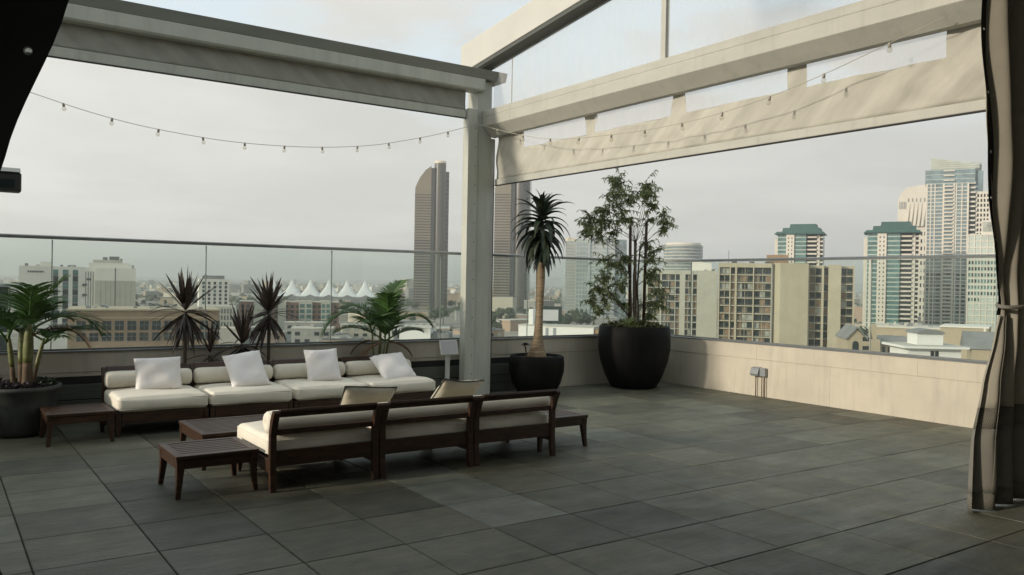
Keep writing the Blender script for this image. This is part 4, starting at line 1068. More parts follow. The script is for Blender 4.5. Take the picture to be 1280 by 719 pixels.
# --- tiered white block
D = 420; k = mpp(D); t = site('tiered_building', 'pale windowless block with stepped roof tiers and grey lower cladding', 'building', 138, D)
X = lambda px: (px-138)*k; h = H(138,335,D)
body(t, M['hotel_white'], X(105), X(119), 1.5, 20, 0, h); body(t, M['hotel_white'], X(119)+.01, X(170), 0, 20, H(138,351,D), h)
body(t, M['condo_grey'], X(119)+.01, X(170), .0, 20, 0, H(138,351,D)-.02, 'cladding'); f = Face(t, 0, 0)
f.part('seam', M['roof_dark'], X(144), 0, h-13, .5, .12, 26)
for px in (126,132,138,150,157,164): f.part('panel_joint', M['roof_grey'], X(px), 0, H(138,351,D)/2, .12, .08, H(138,351,D)-.5)
for j in range(4): f.part('slot_window', M['roof_grey'], X(107.5+3*j), -1.5, h-12, .5, .12, 20)
h2 = H(138,329,D); body(t, M['hotel_white'], X(111), X(163), 2, 18, h+.003, h2, 'roof_tier'); h3 = H(138,325,D); body(t, M['roof_pale'], X(116), X(153), 4, 16, h2+.003, h3, 'roof_tier')
for a, b, y in ((128,134,321.5),(136,149,320.5),(150,153,323)): body(t, M['roof_grey'], X(a), X(b), 6, 12, h3+.003, H(138,y,D), 'roof_unit')
for a, b in ((158,160),(165,168)): body(t, M['roof_pale'], X(a), X(b), 6, 12, h+.003, H(138,331,D), 'roof_unit')
# --- orange brick building with two window rows
D = 260; k = mpp(D); t = site('brick_building', 'long low orange brick building with dark windows and cornice behind the palm', 'building', 175, D)
X = lambda px: (px-175)*k; h = H(175,388.5,D); body(t, M['orange_brick'], X(88), X(278), 0, 26, 0, h)
MB().box(X(86.5), X(279.5), -.5, 26.5, h-.0, h+.5).build('cornice', M['tan'], t, .08); f = Face(t, 0, 0)
f.part('string_course', M['tan'], 0, .0, h-2.2, 190*k*.98, .3, .3)
for row, (py, hh) in enumerate(((407,2.9),(421,2.6))):
    for i in range(12):
        w_ = f.part('window', M['win_dark'], X(104+i*15.4), .0, H(175,py,D), 11.6*k, .14, hh)
        for s_ in (-.5, 0, .5): f.part('window_frame', M['roof_grey'], X(104+i*15.4)+s_*11.6*k*.98, .05, H(175,py,D), .10, .14, hh)
        f.part('window_frame', M['roof_grey'], X(104+i*15.4), .05, H(175,py,D)+.15, 11.6*k, .13, .10)
roof_clutter(t, X(110), X(260), 4, 22, h+.4, 16, 9, big=1.9)
# canopy house at the far left
D = 120; k = mpp(D); t = site('canopy_building', 'dark glass building with thin grey flat canopy behind the thick caned palm', 'building', -18, D)
h = H(-18,355,D); body(t, M['win_dark'], -5, 3.6, .5, 12, 0, h-.5); MB().box(-7,5.4,-1.5,13,h-.4,h).build('canopy', M['roof_grey'], t, .05)
f = Face(t, 0, .5)
for i in range(5): f.part('mullion', M['alu'], -4.4+i*1.95, .05, h/2, .14, .2, h-1)
for i in range(4): f.part('floor_band', M['alu'], -.7, .05, h-4-3.2*i, 8.6, .16, .35)
# --- pale office block with dark cap
D = 620; k = mpp(D); t = site('office_block', 'small pale office block with vertical dark windows above the low roofs', 'building', 268, D, 4)
X = lambda px: (px-268)*k; h = H(268,349,D); body(t, M['hotel_white'], X(249), X(287), 0, 18, 0, h); body(t, M['roof_grey'], X(254), X(281), 2, 14, h+.003, h+2.6, 'roof_unit')
windows(Face(t,0,0), M['win_dark'], X(251), X(286), h-19, h-1.6, 5, 6, .45, .72, alt=M['win_teal'])
# --- grey apartment terrace and red brick blocks
D = 430; k = mpp(D); t = site('apartment_building', 'grey striped apartment terrace seen through the cordyline leaves', 'building', 272, D)
X = lambda px: (px-272)*k; h = H(272,383,D); body(t, M['condo_grey'], X(252), X(296), 0, 16, 0, h); windows(Face(t,0,0), M['roof_dark'], X(253), X(295), h-11, h-.8, 11, 3, .45, .7)
D = 470; k = mpp(D); t = site('apartment_building', 'red brick and grey apartment row below the white tents', 'building', 362, D)
X = lambda px: (px-362)*k; h = H(362,378,D); body(t, M['red_brick'], X(300), X(425), 0, 16, 0, h)
for a, b in ((318,330),(348,358),(374,391),(402,414)): body(t, M['condo_grey'], X(a), X(b), -.8, 10, 0, h+1.0, 'bay')
windows(Face(t,0,-.0), M['win_dark'], X(301), X(424), h-12.5, h-.9, 18, 4, .55, .6, out=.1)
windows(Face(t,0,-.8), M['win_teal'], X(374), X(391), h-12.5, h-.4, 2, 4, .7, .7)
windows(Face(t,0,-.8), M['win_teal'], X(402), X(414), h-12.5, h-.4, 2, 4, .7, .7)
body(t, M['roof_pale'], X(300)-.2, X(425)+.2, -.2, 16.2, h+.003, h+.5, 'coping')
# --- tent roofed hall
D = 1100; k = mpp(D); t = site('tent_hall', 'convention hall roofed by a row of pointed white tents', 'hall', 411, D)
X = lambda px: (px-411)*k; hb = H(411,371,D); body(t, M['win_pale'], X(350), X(474), 4, 60, 0, hb)
for i in range(6):
    cx_ = X(364.5-23.4/2*0 + 23.4*i) if i < 5 else X(341); ht = H(411,350.5,D); q = MB(); vs = []; nr, ns = 9, 28; wd, dp = 23.4*k/2*1.32, 26
    for j in range(nr+1):
        u = j/nr; s_ = (1-u)**1.75*.85 + .15*(1-u)      # concave sail rising to a twin ridge
        for a in range(ns):
            th = 2*pi*a/ns; ca, sa = cos(th), sin(th); sq = 1/max(abs(ca), abs(sa)); sq = 1+(sq-1)*(1-u)
            vs.append((cx_ + ca*sq*wd*s_ + (1.6 if ca > 0 else -1.6)*u, 30 + sa*sq*dp*s_, hb + (ht-hb)*u))
    fs = [(j*ns+a, j*ns+(a+1) % ns, (j+1)*ns+(a+1) % ns, (j+1)*ns+a) for j in range(nr) for a in range(ns)]
    q.add(vs, fs, True); q.build('tent_peak', M['tent'], t)
    f = Face(t, 0, 4); q = MB().prism([(cx_-wd*.8,0),(cx_+wd*.8,0),(cx_+wd*.8,hb-3),(cx_,hb+2.6),(cx_-wd*.8,hb-3)], 'y', 1.5, 7); q.build('gable', M['roof_grey'], t)
# --- low white warehouse close by
D = 210; k = mpp(D); t = site('warehouse', 'small white flat roofed warehouse just over the wall behind the feathery palm', 'building', 520, D, -8)
X = lambda px: (px-520)*k; h = H(520,411,D); body(t, M['white_paint'], X(500), X(539), 0, 12, 0, h); MB().box(X(499), X(540), -.2, 12.2, h+.002, h+.35).build('roof', M['roof_pale'], t, .04)
body(t, M['roof_grey'], X(540), X(562), 1, 11, 0, h-1.2, 'annex'); roof_clutter(t, X(542), X(560), 2, 10, h-1.2, 5, 4, big=1.4)
Face(t,0,0).part('door', M['galv'], X(508), 0, 1.6, 2.4, .1, 3.2)
# --- white long wall building, billboard
D = 235; k = mpp(D); t = site('long_building', 'long white blank walled building beyond the aloe pot', 'building', 700, D, -16)
X = lambda px: (px-700)*k; h = H(700,408.5,D); body(t, M['white_paint'], X(646), X(744), 0, 9, 0, h); body(t, M['orange_brick'], X(744)+.01, X(760), .4, 9, 0, h-.4, 'brick_end')
MB().box(X(645), X(745), -.15, 9.1, h+.002, h+.25).build('coping', M['roof_pale'], t, .03)
f = Face(t, 0, 0)
for px in (684,694): f.part('door', M['galv'], X(px), 0, h-1.9, .9, .1, 3.0)
body(t, M['white_paint'], X(655), X(661), 3, 6, h+.26, h+4.6, 'chimney')
D = 262; k = mpp(D); t = site('billboard', 'blank grey billboard in a dark frame above the long white wall', 'billboard', 687, D, 0)
X = lambda px: (px-687)*k; z0, z1 = H(687,404,D), H(687,383,D)
MB().box(X(671), X(703), 0, .5, z0, z1).build('frame', M['billboard_frame'], t, .05); pbox('panel', M['billboard'], t, X(685.8), -.04, z0+(z1-z0)*.47, 25.5*k, .12, (z1-z0)*.66)
for s_ in (675,699): pbox('post', M['billboard_frame'], t, X(s_), .9, z0/2, .6, .6, z0)
pbox('brace', M['billboard_frame'], t, X(687), .9, (z0+z1)/2, 28*k, .4, .5)
# --- glass towers behind the small tree
D = 820; k = mpp(D); t = site('glass_tower', 'pale glass tower with stacked horizontal bands, left of the staked tree', 'tower', 720, D, 8)
X = lambda px: (px-720)*k; h = H(720,299,D); body(t, M['pale_glass_wall'], X(719), X(736), 0, 26, 0, h); body(t, M['glass_silver'], X(706.5), X(719)-.01, 1, 26, 0, h-2); f = Face(t, 0, 1)
for j in range(24): f.part('floor_band', M['condo_grey'], X(712.7), 0, 4+j*(h-6)/24, 12*k, .5, 1.5)
body(t, M['tower_cap'], X(709), X(718), 4, 20, h-1.9, h+1.4, 'roof_unit'); windows(Face(t,0,0), M['glass_silver'], X(719.5), X(735.5), 6, h-3, 4, 16, .8, .75)
D = 700; k = mpp(D); t = site('glass_tower', 'silver glass tower with paler bands towards its top, behind the staked tree', 'tower', 760, D, 6)
X = lambda px: (px-760)*k; h = H(760,297,D); body(t, M['glass_silver'], X(737), X(768), 0, 24, 0, h); body(t, M['win_blue'], X(768)+.01, X(783), 2, 24, 0, h-1.5, 'dark_wing'); f = Face(t, 0, 0)
for j in range(22): f.part('floor_band', M['pale_glass_wall'] if j > 8 else M['roof_grey'], X(752.5), 0, 3+j*(h-5)/22, 31*k*.98, .5, 1.3)  # upper bands paler than the lower ones
for px in (737.5,758.5): f.part('pier', M['win_blue'], X(px), .1, h/2, 1.0, .5, h-.3)
f = Face(t, 0, 2)
for j in range(22): f.part('floor_band', M['roof_grey'], X(775.5), 0, 3+j*(h-7)/22, 15*k*.96, .4, .9)
# --- curved blue glass building
D = 900; k = mpp(D); t = site('curved_building', 'round fronted blue glass building peeping over the beige flats', 'building', 853, D)
X = lambda px: (px-853)*k; h = H(853,306,D); R_ = 25*k
q = MB().lathe([(R_,0),(R_,h)], 48, (0,R_)); q.lathe([(R_,h),(.01,h)], 48, (0,R_), smooth=False); q.build('wall', M['win_blue'], t)
for j in range(20): q = MB().lathe([(R_+.05,0),(R_+.35,0),(R_+.35,1.4),(R_+.05,1.4)], 48, (0,R_)); o = q.build('floor_band', M['condo_grey'], t); o.location.z = h-2-j*3.5
q = MB().lathe([(R_*.9,h+.01),(R_*.9,h+2.6),(.01,h+2.61)], 40, (0,R_)); q.build('roof_drum', M['pinkish'], t)
pbox('pier', M['pinkish'], t, X(831.5), R_*.62, h/2, 2.2, 2.2, h)
# --- beige flats with balcony grids
def balcony_bay(t, x0, x1, zt, nf, fh, y, m, seed, sub=2):
    """open balconies: dark recess, slab edges, party piers, glazing with curtains"""
    r = random.Random(seed); w_ = x1-x0; f = Face(t, 0, y)
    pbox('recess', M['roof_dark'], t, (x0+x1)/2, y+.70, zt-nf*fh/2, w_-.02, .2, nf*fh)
    for j in range(nf):
        z = zt - fh*(j+1)
        f.part('floor_slab', m, (x0+x1)/2, -.20, z+.12, w_-.01, .74, .34)
        f.part('balustrade', M['galv'], (x0+x1)/2, .02, z+.62, w_-.04, .05, .06)
        for s_ in range(sub):
            mm = r.choice([M['win_dark'],M['win_dark'],M['win_dark'],M['win_curtain'],M['win_tan'],M['win_pale']] if sub > 1 else [M['win_dark'],M['win_curtain'],M['win_curtain']])
            f.part('window', mm, x0+w_*(s_+.5)/sub, -.56, z+fh*.5+.08, w_/sub*.9, .1, fh*.74)
        if sub > 1: f.part('mullion', m, (x0+x1)/2, -.44, z+fh*.5, .14, .3, fh-.24)
D = 335; k = mpp(D); t = site('apartment_building', 'pale grey flats with tan curtained balconies right of the staked tree', 'building', 850, D)
X = lambda px: (px-850)*k; h = H(850,338,D); zt = H(850,343,D)
bays = [(809.5,825),(827,843.5),(844.5,849.5),(856.5,864.5),(866,871)]; walls = [(802,809.5),(825,827),(843.5,844.5),(849.5,856.5),(864.5,866),(871,896)]
body(t, M['condo_grey'], X(802), X(896), .82, 16, 0, h-.01, 'core')
for a, b in walls: MB().box(X(a),X(b),-.35 if b-a < 3 else -.1,.81,0,h).build('wall' if b-a > 3 else 'pier', M['condo_grey'], t)
for i, (a, b) in enumerate(bays):
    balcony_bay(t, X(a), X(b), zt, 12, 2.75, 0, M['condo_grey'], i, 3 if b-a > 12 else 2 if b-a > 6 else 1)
    body(t, M['condo_grey'], X(a)+.003, X(b)-.003, -.2, .8, zt+.003, h-.002, 'fascia')
for a, b, y in ((864,878,326),(878,889,328)): body(t, M['hotel_white'], X(a), X(b), 4, 12, h+.003, H(850,y,D), 'stair_penthouse')
roof_clutter(t, X(880), X(894), 2, 12, h, 6, 8, big=1.5)
D = 275; k = mpp(D); t = site('apartment_building', 'sunlit tan slab block with recessed balcony grids above the cream wall', 'building', 980, D)
X = lambda px: (px-980)*k; h = H(980,329.5,D); zt = H(980,335,D)
body(t, M['condo'], X(896), X(966), .82, 16, 0, h-.01, 'core')
for a, b in ((896,897.5),(910.5,912),(917.5,920),(940.5,942),(963.5,966)): MB().box(X(a),X(b),-.5,.81,0,h).build('pier', M['condo'], t)
for i, (a, b) in enumerate(((897.5,910.5),(912,917.5),(920,940.5),(942,963.5))):
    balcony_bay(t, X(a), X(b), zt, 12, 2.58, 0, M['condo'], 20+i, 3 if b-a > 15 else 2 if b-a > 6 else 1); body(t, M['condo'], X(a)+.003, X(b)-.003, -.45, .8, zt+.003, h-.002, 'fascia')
q = MB(); q.add([(X(966.1),0.8,0),(X(975),-2.4,0),(X(1010),-1.0,0),(X(1010),14,0),(X(966.1),14,0)] + [(X(966.1),0.8,h+.1),(X(975),-2.4,h+.1),(X(1010),-1.0,h+.1),(X(1010),14,h+.1),(X(966.1),14,h+.1)], [(0,1,6,5),(1,2,7,6),(2,3,8,7),(3,4,9,8),(4,0,5,9),(9,8,7,6,5),(0,4,3,2,1)])
q.build('wall', M['condo'], t)
body(t, M['condo'], X(1010.2), X(1066), 3.3, 15, 0, h-.6, 'core')
for a, b, y0 in ((1010.2,1011.5,0),(1026.5,1029,0),(1034.5,1050,.6),(1064.5,1066,0)): MB().box(X(a),X(b),y0,3.29,0,h-.2 if b-a > 5 else h-.4).build('wall' if b-a > 5 else 'pier', M['condo'], t)
for i, (a, b) in enumerate(((1011.5,1026.5),(1029,1034.5),(1050,1064.5))): balcony_bay(t, X(a), X(b), zt, 12, 2.58, 2.4, M['condo'], 30+i, 2 if b-a > 8 else 1)
body(t, M['orange_brick'], X(957), X(985), 6, 12, h+.12, H(980,318,D), 'stair_penthouse')
pbox('antenna', M['roof_dark'], t, X(908), 3, h+2.2, .14, .14, 4.4)
for px in (912,935,955): body(t, M['roof_dark'], X(px), X(px+6), 4, 8, h, h+.7, 'roof_unit')
# --- green roofed towers
def green_tower():
    D = 520; k = mpp(D); t = site('residential_tower', 'teal glass apartment tower with green hipped roof, standing before the tallest tower', 'tower', 1113, D)
    X = lambda px: (px-1113)*k; h = H(1113,290,D); body(t, M['win_teal'], X(1083), X(1124), 0, 20, 0, h); nf = 24; fh = (h-1)/nf
    f = Face(t, 0, 0)
    body(t, M['pinkish'], X(1078), X(1083)-.01, 2, 20, 0, h-3.5, 'stair_wing'); body(t, M['pinkish'], X(1095.5), X(1107), -1.2, 3, 0, h-1, 'cream_bay'); body(t, M['pinkish'], X(1085), X(1089), -.5, 2, 0, h*.76, 'pier')
    for j in range(nf):
        f.part('spandrel', M['pale_glass_wall'], X(1089.3), -.0, 1+fh*j, 12.2*k, .3, .7); f.part('spandrel', M['pale_glass_wall'], X(1115.5), 0, 1+fh*j, 16.6*k, .3, .7)
    windows(Face(t,0,-1.2), M['win_dark'], X(1096.5), X(1106), 2, h-2, 2, nf, .28, .4)
    body(t, M['win_dark'], X(1124)+.01, X(1147), 3.4, 20, 0, h); f = Face(t, 0, 2.2)
    for j in range(nf): f.part('balcony', M['pinkish'], X(1131.5), .0, 1.2+fh*j, 14.5*k, 2.2, 1.05)
    body(t, M['pinkish'], X(1139), X(1143), 2.6, 6, 0, h-1, 'pier')
    for j in range(nf): f.part('balcony', M['pinkish'], X(1145.6), -1, 1.2+fh*j, 4*k, 1.6, 1.0)
    def tier(a, b, c_, d_, z0, z1, y0, y1, i): 
        q = MB(); q.add([(X(a),y0,z0),(X(b),y0,z0),(X(b),y1,z0),(X(a),y1,z0),(X(c_),y0+i,z1),(X(d_),y0+i,z1),(X(d_),y1-i,z1),(X(c_),y1-i,z1)], [(0,3,2,1),(4,5,6,7),(0,1,5,4),(1,2,6,5),(2,3,7,6),(3,0,4,7)]); q.build('roof', M['teal_roof'], t)
    tier(1080,1149,1081,1148,h+.01,h+1.1,-2,22,.5); tier(1089,1144,1090,1143,h+1.11,h+3.8,0,20,.4); tier(1099,1138,1100,1137,h+3.81,h+6.6,3,18,.4)
    tier(1078,1150,1078,1150,h-.6,h+.0,-2.3,22.3,0)
    return t
gt = green_tower(); c = copy_tree(gt); c.location = at(997, 574, z=STREET+1.6); c['label'] = 'teal glass apartment tower with green roof, rising above the tan slab block'; c['group'] = gt['group'] = 'green roofed towers'
# --- tallest glass tower
D = 565; k = mpp(D); t = site('residential_tower', 'tallest glass and white framed tower with sloping louvred crown', 'tower', 1190, D)
X = lambda px: (px-1190)*k; hm = H(1190,229,D); ht = H(1190,211,D); body(t, M['win_blue'], X(1155), X(1208), 0, 24, 0, hm); f = Face(t, 0, 0); nf = 42; fh = hm/nf
body(t, M['win_blue'], X(1153), X(1216), 1.4, 24, hm+.003, ht, 'upper_floors'); body(t, M['win_blue'], X(1208)+.01, X(1226), 4, 24, 0, H(1190,214,D), 'side_wing')
for j in range(nf):
    f.part('floor_slab', M['pinkish'] if j < 41 else M['pale_glass_wall'], X(1181.5), 0, fh*(j+1)-.2, 53*k*.99, .5, .55)
for px in (1155.6,1161,1166,1177,1190,1193,1200,1207.5): f.part('pier', M['pinkish'], X(px), .12, hm/2, 1.25 if px in (1155.6,1177,1190,1207.5) else .8, .6, hm)
for j in range(nf-1): f.part('balcony', M['pinkish'], X(1183.5), .7, fh*(j+1)+.25, 11*k, 1.6, .9)
f2 = Face(t, 0, 1.4)
for j in range(3): f2.part('balcony', M['pinkish'], X(1183.5), .6, hm+2+3.2*j, 14*k, 1.4, .7); f2.part('floor_slab', M['pale_glass_wall'], X(1184.5), 0, hm+3.2*j+2.9, 62*k, .4, .4)
body(t, M['win_dark'], X(1209), X(1217), 2.6, 20, 0, H(1190,241,D), 'balcony_stack'); f3 = Face(t, 0, 2.6)
for j in range(34): f3.part('balcony', M['pinkish'], X(1212.8), .3, 2+j*3.15, 8*k, 1.8, 1.1)
body(t, M['pinkish'], X(1217)+.01, X(1235), 3, 22, 0, H(1190,240,D), 'stone_wing'); windows(Face(t,0,3), M['win_dark'], X(1218), X(1234), 40, H(1190,242,D), 4, 18, .5, .6, cap=72)
windows(Face(t,0,0), M['win_dark'], X(1156), X(1207), 3, 46, 8, 12, .72, .66, out=.1, alt=M['win_teal'], cap=96)
q = MB(); za, zb = H(1190,195.5,D), H(1190,205,D); q.add([(X(1160),3,ht+.01),(X(1221),3,ht+.01),(X(1221),20,ht+.01),(X(1160),20,ht+.01),(X(1160),3,za),(X(1221),3,zb),(X(1221),20,zb),(X(1160),20,za)], [(0,3,2,1),(4,5,6,7),(0,1,5,4),(1,2,6,5),(2,3,7,6),(3,0,4,7)]); q.build('crown', M['pale_glass_wall'], t)
for j in range(6):
    zl = ht+.8+j*1.35; xr = X(1221) if zl < zb-.5 else X(1221)-(zl-zb+.5)/(za-zb)*(X(1221)-X(1160)); 
    if xr > X(1164): pbox('louvre', M['roof_pale'], t, (X(1160)+xr)/2, 2.85, zl, xr-X(1160), .4, .45)
for a, b, y in ((1209,1216,202.5),(1216,1224,203.5)): body(t, M['glass_silver'], X(a), X(b), 5, 16, ht, H(1190,y,D), 'roof_unit')
# --- white stepped tower behind it
D = 690; k = mpp(D); t = site('hotel_tower', 'white stone hotel tower with curved stepped shoulder behind the tallest tower', 'tower', 1140, D)
X = lambda px: (px-1140)*k; h = H(1140,233,D); h2 = H(1140,250,D)
MB().prism([(X(1120),0),(X(1165),0),(X(1165),h+2),(X(1140),h),(X(1130),h-1.5),(X(1124),h-5),(X(1120),h2)], 'y', 0, 24).build('wall', M['pinkish'], t); f = Face(t, 0, 0)
for i in range(5): f.part('slot_window', M['roof_grey'], X(1122.5+1.9*i), 0, h2-4.5, .7, .2, 6)
for i in range(5):      # sloping fins
    q = MB(); x = X(1129+5*i); q.add([(x,-2.4,h2-22),(x+2.2,-2.4,h2-22),(x+4.5,-.2,h2-2),(x+2.6,-.2,h2-2),(x,.2,h2-22),(x+2.2,.2,h2-22),(x+4.5,.2,h2-2),(x+2.6,.2,h2-2)], [(0,1,2,3),(4,7,6,5),(0,4,5,1),(1,5,6,2),(2,6,7,3),(3,7,4,0)]); q.build('fin', M['pinkish'], t)
windows(f, M['roof_grey'], X(1131), X(1156), h2-2, h2+1.5, 5, 1, .3, .9); windows(f, M['win_dark'], X(1122), X(1157), 10, h2-25, 8, 12, .45, .5, alt=M['win_pale'], cap=96)
# --- pale residential block at the right
D = 430; k = mpp(D); t = site('residential_block', 'pale green glazed block beside the right curtain, lower than the tallest tower', 'building', 1228, D)
X = lambda px: (px-1228)*k; h = H(1228,293,D); body(t, M['pale_glass_wall'], X(1208), X(1275), 0, 20, 0, h); body(t, M['pinkish'], X(1225), X(1250), 2, 18, h+.003, H(1228,275,D), 'roof_tier'); f = Face(t, 0, 0)
for j in range(15): f.part('floor_slab', M['pinkish'], 5.4, 0, h-.4-3.2*j, 66*k, .4, .5)
for i in range(9): f.part('pier', M['pinkish'], X(1209+8*i), .06, h/2, .5, .5, h-.2)
windows(f, M['win_dark'], X(1209), X(1273), h-48, h-13, 16, 11, .5, .5, out=.05, alt=M['win_teal'], p_alt=.6, cap=100)
f4 = Face(t,0,2); f4.part('window', M['win_pale'], X(1233), 0, h+4, 5, .2, 5)
# --- low houses beyond the sunlit wall
D = 190; k = mpp(D); t = site('gabled_house', 'tan house with arched window and grey gable next to the tan slab block', 'house', 1078, D, 12)
X = lambda px: (px-1078)*k; h = H(1078,424,D); body(t, M['tan'], X(1060), X(1102), 0, 12, 0, h)
MB().prism([(X(1059),h+.01),(X(1085),h+.01),(X(1072),H(1078,412,D))], 'y', .02, 12).build('gable', M['tan'], t)
q = MB(); zt_ = H(1078,411,D); q.add([(X(1058),-.5,h-.2),(X(1072),-.5,zt_+.1),(X(1086),-.5,h-.2),(X(1058),12.4,h-.2),(X(1072),12.4,zt_+.1),(X(1086),12.4,h-.2),(X(1058),-.5,h+.2),(X(1072),-.5,zt_+.5),(X(1086),-.5,h+.2),(X(1058),12.4,h+.2),(X(1072),12.4,zt_+.5),(X(1086),12.4,h+.2)], [(0,1,7,6),(1,2,8,7),(3,9,10,4),(4,10,11,5),(6,7,10,9),(7,8,11,10),(0,6,9,3),(2,5,11,8),(0,3,4,1),(1,4,5,2)]); q.build('roof', M['roof_grey'], t)
a_ = [(X(1066.5),h-3.4),(X(1074.5),h-3.4)] + [(X(1070.5)+4*k*cos(pi*i/10), h-1.2+4*k*sin(pi*i/10)) for i in range(11)]
MB().prism(a_, 'y', -.08, .02).build('arched_window', M['win_dark'], t); f = Face(t, 0, 0)
for py in (424,435): f.part('window', M['win_dark'], X(1083.5), 0, H(1078,py,D), 8*k, .14, .9)
pbox('chimney', M['tan'], t, X(1096), 2, h+1.2, 5*k, 2, 4.4)
D = 205; k = mpp(D); t = site('flat_house', 'low brown house with grey pitched roof between the gabled and white houses', 'house', 1118, D, 6)
X = lambda px: (px-1118)*k; h = H(1118,431,D); body(t, M['tan'], X(1100), X(1134), 0, 9, 0, h); MB().prism([(-.6,h+.01),(9.6,h+.01),(7,h+1.9),(2,h+1.9)], 'x', X(1098), X(1136)).build('roof', M['roof_grey'], t)
windows(Face(t,0,0), M['win_dark'], X(1102), X(1132), h-2, h-.5, 4, 1, .5, .9)
D = 250; k = mpp(D); t = site('low_block', 'long tan low block with flat parapet roof below the green roofed tower', 'building', 1140, D, -6)
X = lambda px: (px-1140)*k; h = H(1140,411,D); body(t, M['tan'], X(1085), X(1176), 0, 20, 0, h); MB().box(X(1084), X(1177), -.3, 20.2, h+.003, h+.5).build('parapet', M['pinkish'], t, .05); roof_clutter(t, X(1090), X(1170), 3, 16, h+.5, 12, 12, big=1.6)
D = 225; k = mpp(D); t = site('low_block', 'cream low block with one dark opening behind the white house', 'building', 1205, D, -4)
X = lambda px: (px-1205)*k; h = H(1205,410,D); body(t, M['tan'], X(1176), X(1236), 0, 16, 0, h); MB().box(X(1175), X(1237), -.3, 16.2, h+.003, h+.45).build('parapet', M['hotel_white'], t, .05)
Face(t,0,0).part('window', M['win_dark'], X(1226), 0, h-2.4, 7*k, .14, 2.2); Face(t,0,0).part('pier', M['hotel_white'], X(1232), .1, h/2, 3*k, .3, h)
D = 160; k = mpp(D); t = site('flat_house', 'grey pitched roofed shed right of the white house, near the curtain', 'house', 1235, D, 6)
X = lambda px: (px-1235)*k; h = H(1235,437,D); body(t, M['tan'], X(1216), X(1262), 0, 9, 0, h); MB().prism([(-.5,h+.01),(9.4,h+.01),(4.5,h+3.2)], 'x', X(1206), X(1264)).build('roof', M['roof_grey'], t)
D = 120; k = mpp(D); t = site('white_house', 'white flat roofed house with a raised roof monitor just over the cream wall', 'house', 1203, D, 24)
h = H(1203,437,D); body(t, M['white_paint'], -8.4, 0, 0, 7.0, 0, h)
MB().box(-9.4,.9,-.9,7.9,h+.003,h+.42).build('roof', M['roof_pale'], t, .03); MB().box(-9.42,.92,-.92,7.92,h+.06,h+.36).build('eaves', M['white_paint'], t, .02)
body(t, M['white_paint'], -6.2, -2.0, 1.8, 5.4, h+.43, h+2.1, 'roof_monitor'); MB().prism([(-6.5,h+2.11),(-1.7,h+2.11),(-2.2,h+2.45),(-4.1,h+2.75),(-6.0,h+2.5)], 'y', 1.4, 5.8).build('monitor_roof', M['roof_grey'], t)
f = Face(t, 0, 0)
for u in (-4.55,-3.85): f.part('window', M['win_dark'], u, 0, h-.95, .55, .1, 1.3)
Face(t, 0, 0, pi/2).part('window', M['win_dark'], 2.4, -.0, h-.95, .7, .1, 1.3)
for j in range(7): f.part('siding_board', M['roof_pale'], -4.2, .0, h-.3-.4*j, 8.38, .012, .02)

# --- low rise quarters: individual blocks near enough to tell apart
LG = 'low city blocks beyond the terrace'
rr = random.Random(77); walls_ = FARM; placed = []
def add_low(px, depth, w_, d_, h_, wm, yaw, windows_n):
    rn = rr.choice(['roof_pale','roof_pale','roof_grey','roof_grey','roof_dark'])
    lab = '%s %s block with flat %s roof, %s' % ('wide' if w_ > 17 else 'narrow', wm.name.split('_')[-1], {'roof_pale':'pale','roof_grey':'grey','roof_dark':'dark'}[rn], 'among the low roofs nearest the terrace' if depth < 560 else 'in the middle of the hazy low city' if depth < 850 else 'far out in the hazy low city')
    t = site('low_building', lab, 'building', px, depth, yaw, LG)
    body(t, wm, -w_/2, w_/2, 0, d_, 0, h_); MB().box(-w_/2-.25, w_/2+.25, -.25, d_+.25, h_+.003, h_+.55).build('roof', M[rn], t)
    if windows_n:
        nf = max(1, int(h_/3.4)); nf = min(nf, 4); nx = max(2, int(w_/4.5)); nx = min(nx, 7)
        windows(Face(t,0,0), M['win_dark'], -w_/2+.6, w_/2-.6, h_-3.4*nf, h_-.5, nx, nf, .5, .5, alt=M['win_pale'], p_alt=.2, seed=int(px))
        if rr.random() < .7: roof_clutter(t, -w_/3, w_/3, d_*.2, d_*.8, h_+.5, 3, int(px*7), big=2.2)
for i in range(230):
    depth = 330*(3.9**(rr.random())) if i > 20 else rr.uniform(300,480)
    px = rr.uniform(-60, 1300)
    if depth < 420 and (px < 300 or px > 790): continue
    if 640 < px < 800 and depth < 560: continue
    hz = 33.6*FPX/depth
    top_px = rr.uniform(.36,.92)*hz if depth > 700 else rr.uniform(.62,.95)*hz                           # pixels below the horizon
    if 310 < px < 510 and depth < 1080: top_px = max(top_px, 33)
    if 240 < px < 300: top_px = max(top_px, 34)
    h_ = 33.6 - top_px*depth/FPX
    if h_ < 4: h_ = rr.uniform(4,7)
    add_low(px, depth, rr.uniform(9,26)*(1 if depth < 700 else 1.4), rr.uniform(9,22), h_, rr.choice(walls_), rr.choice([0,0,6,-6,10,-12,30,45]), depth < 560)
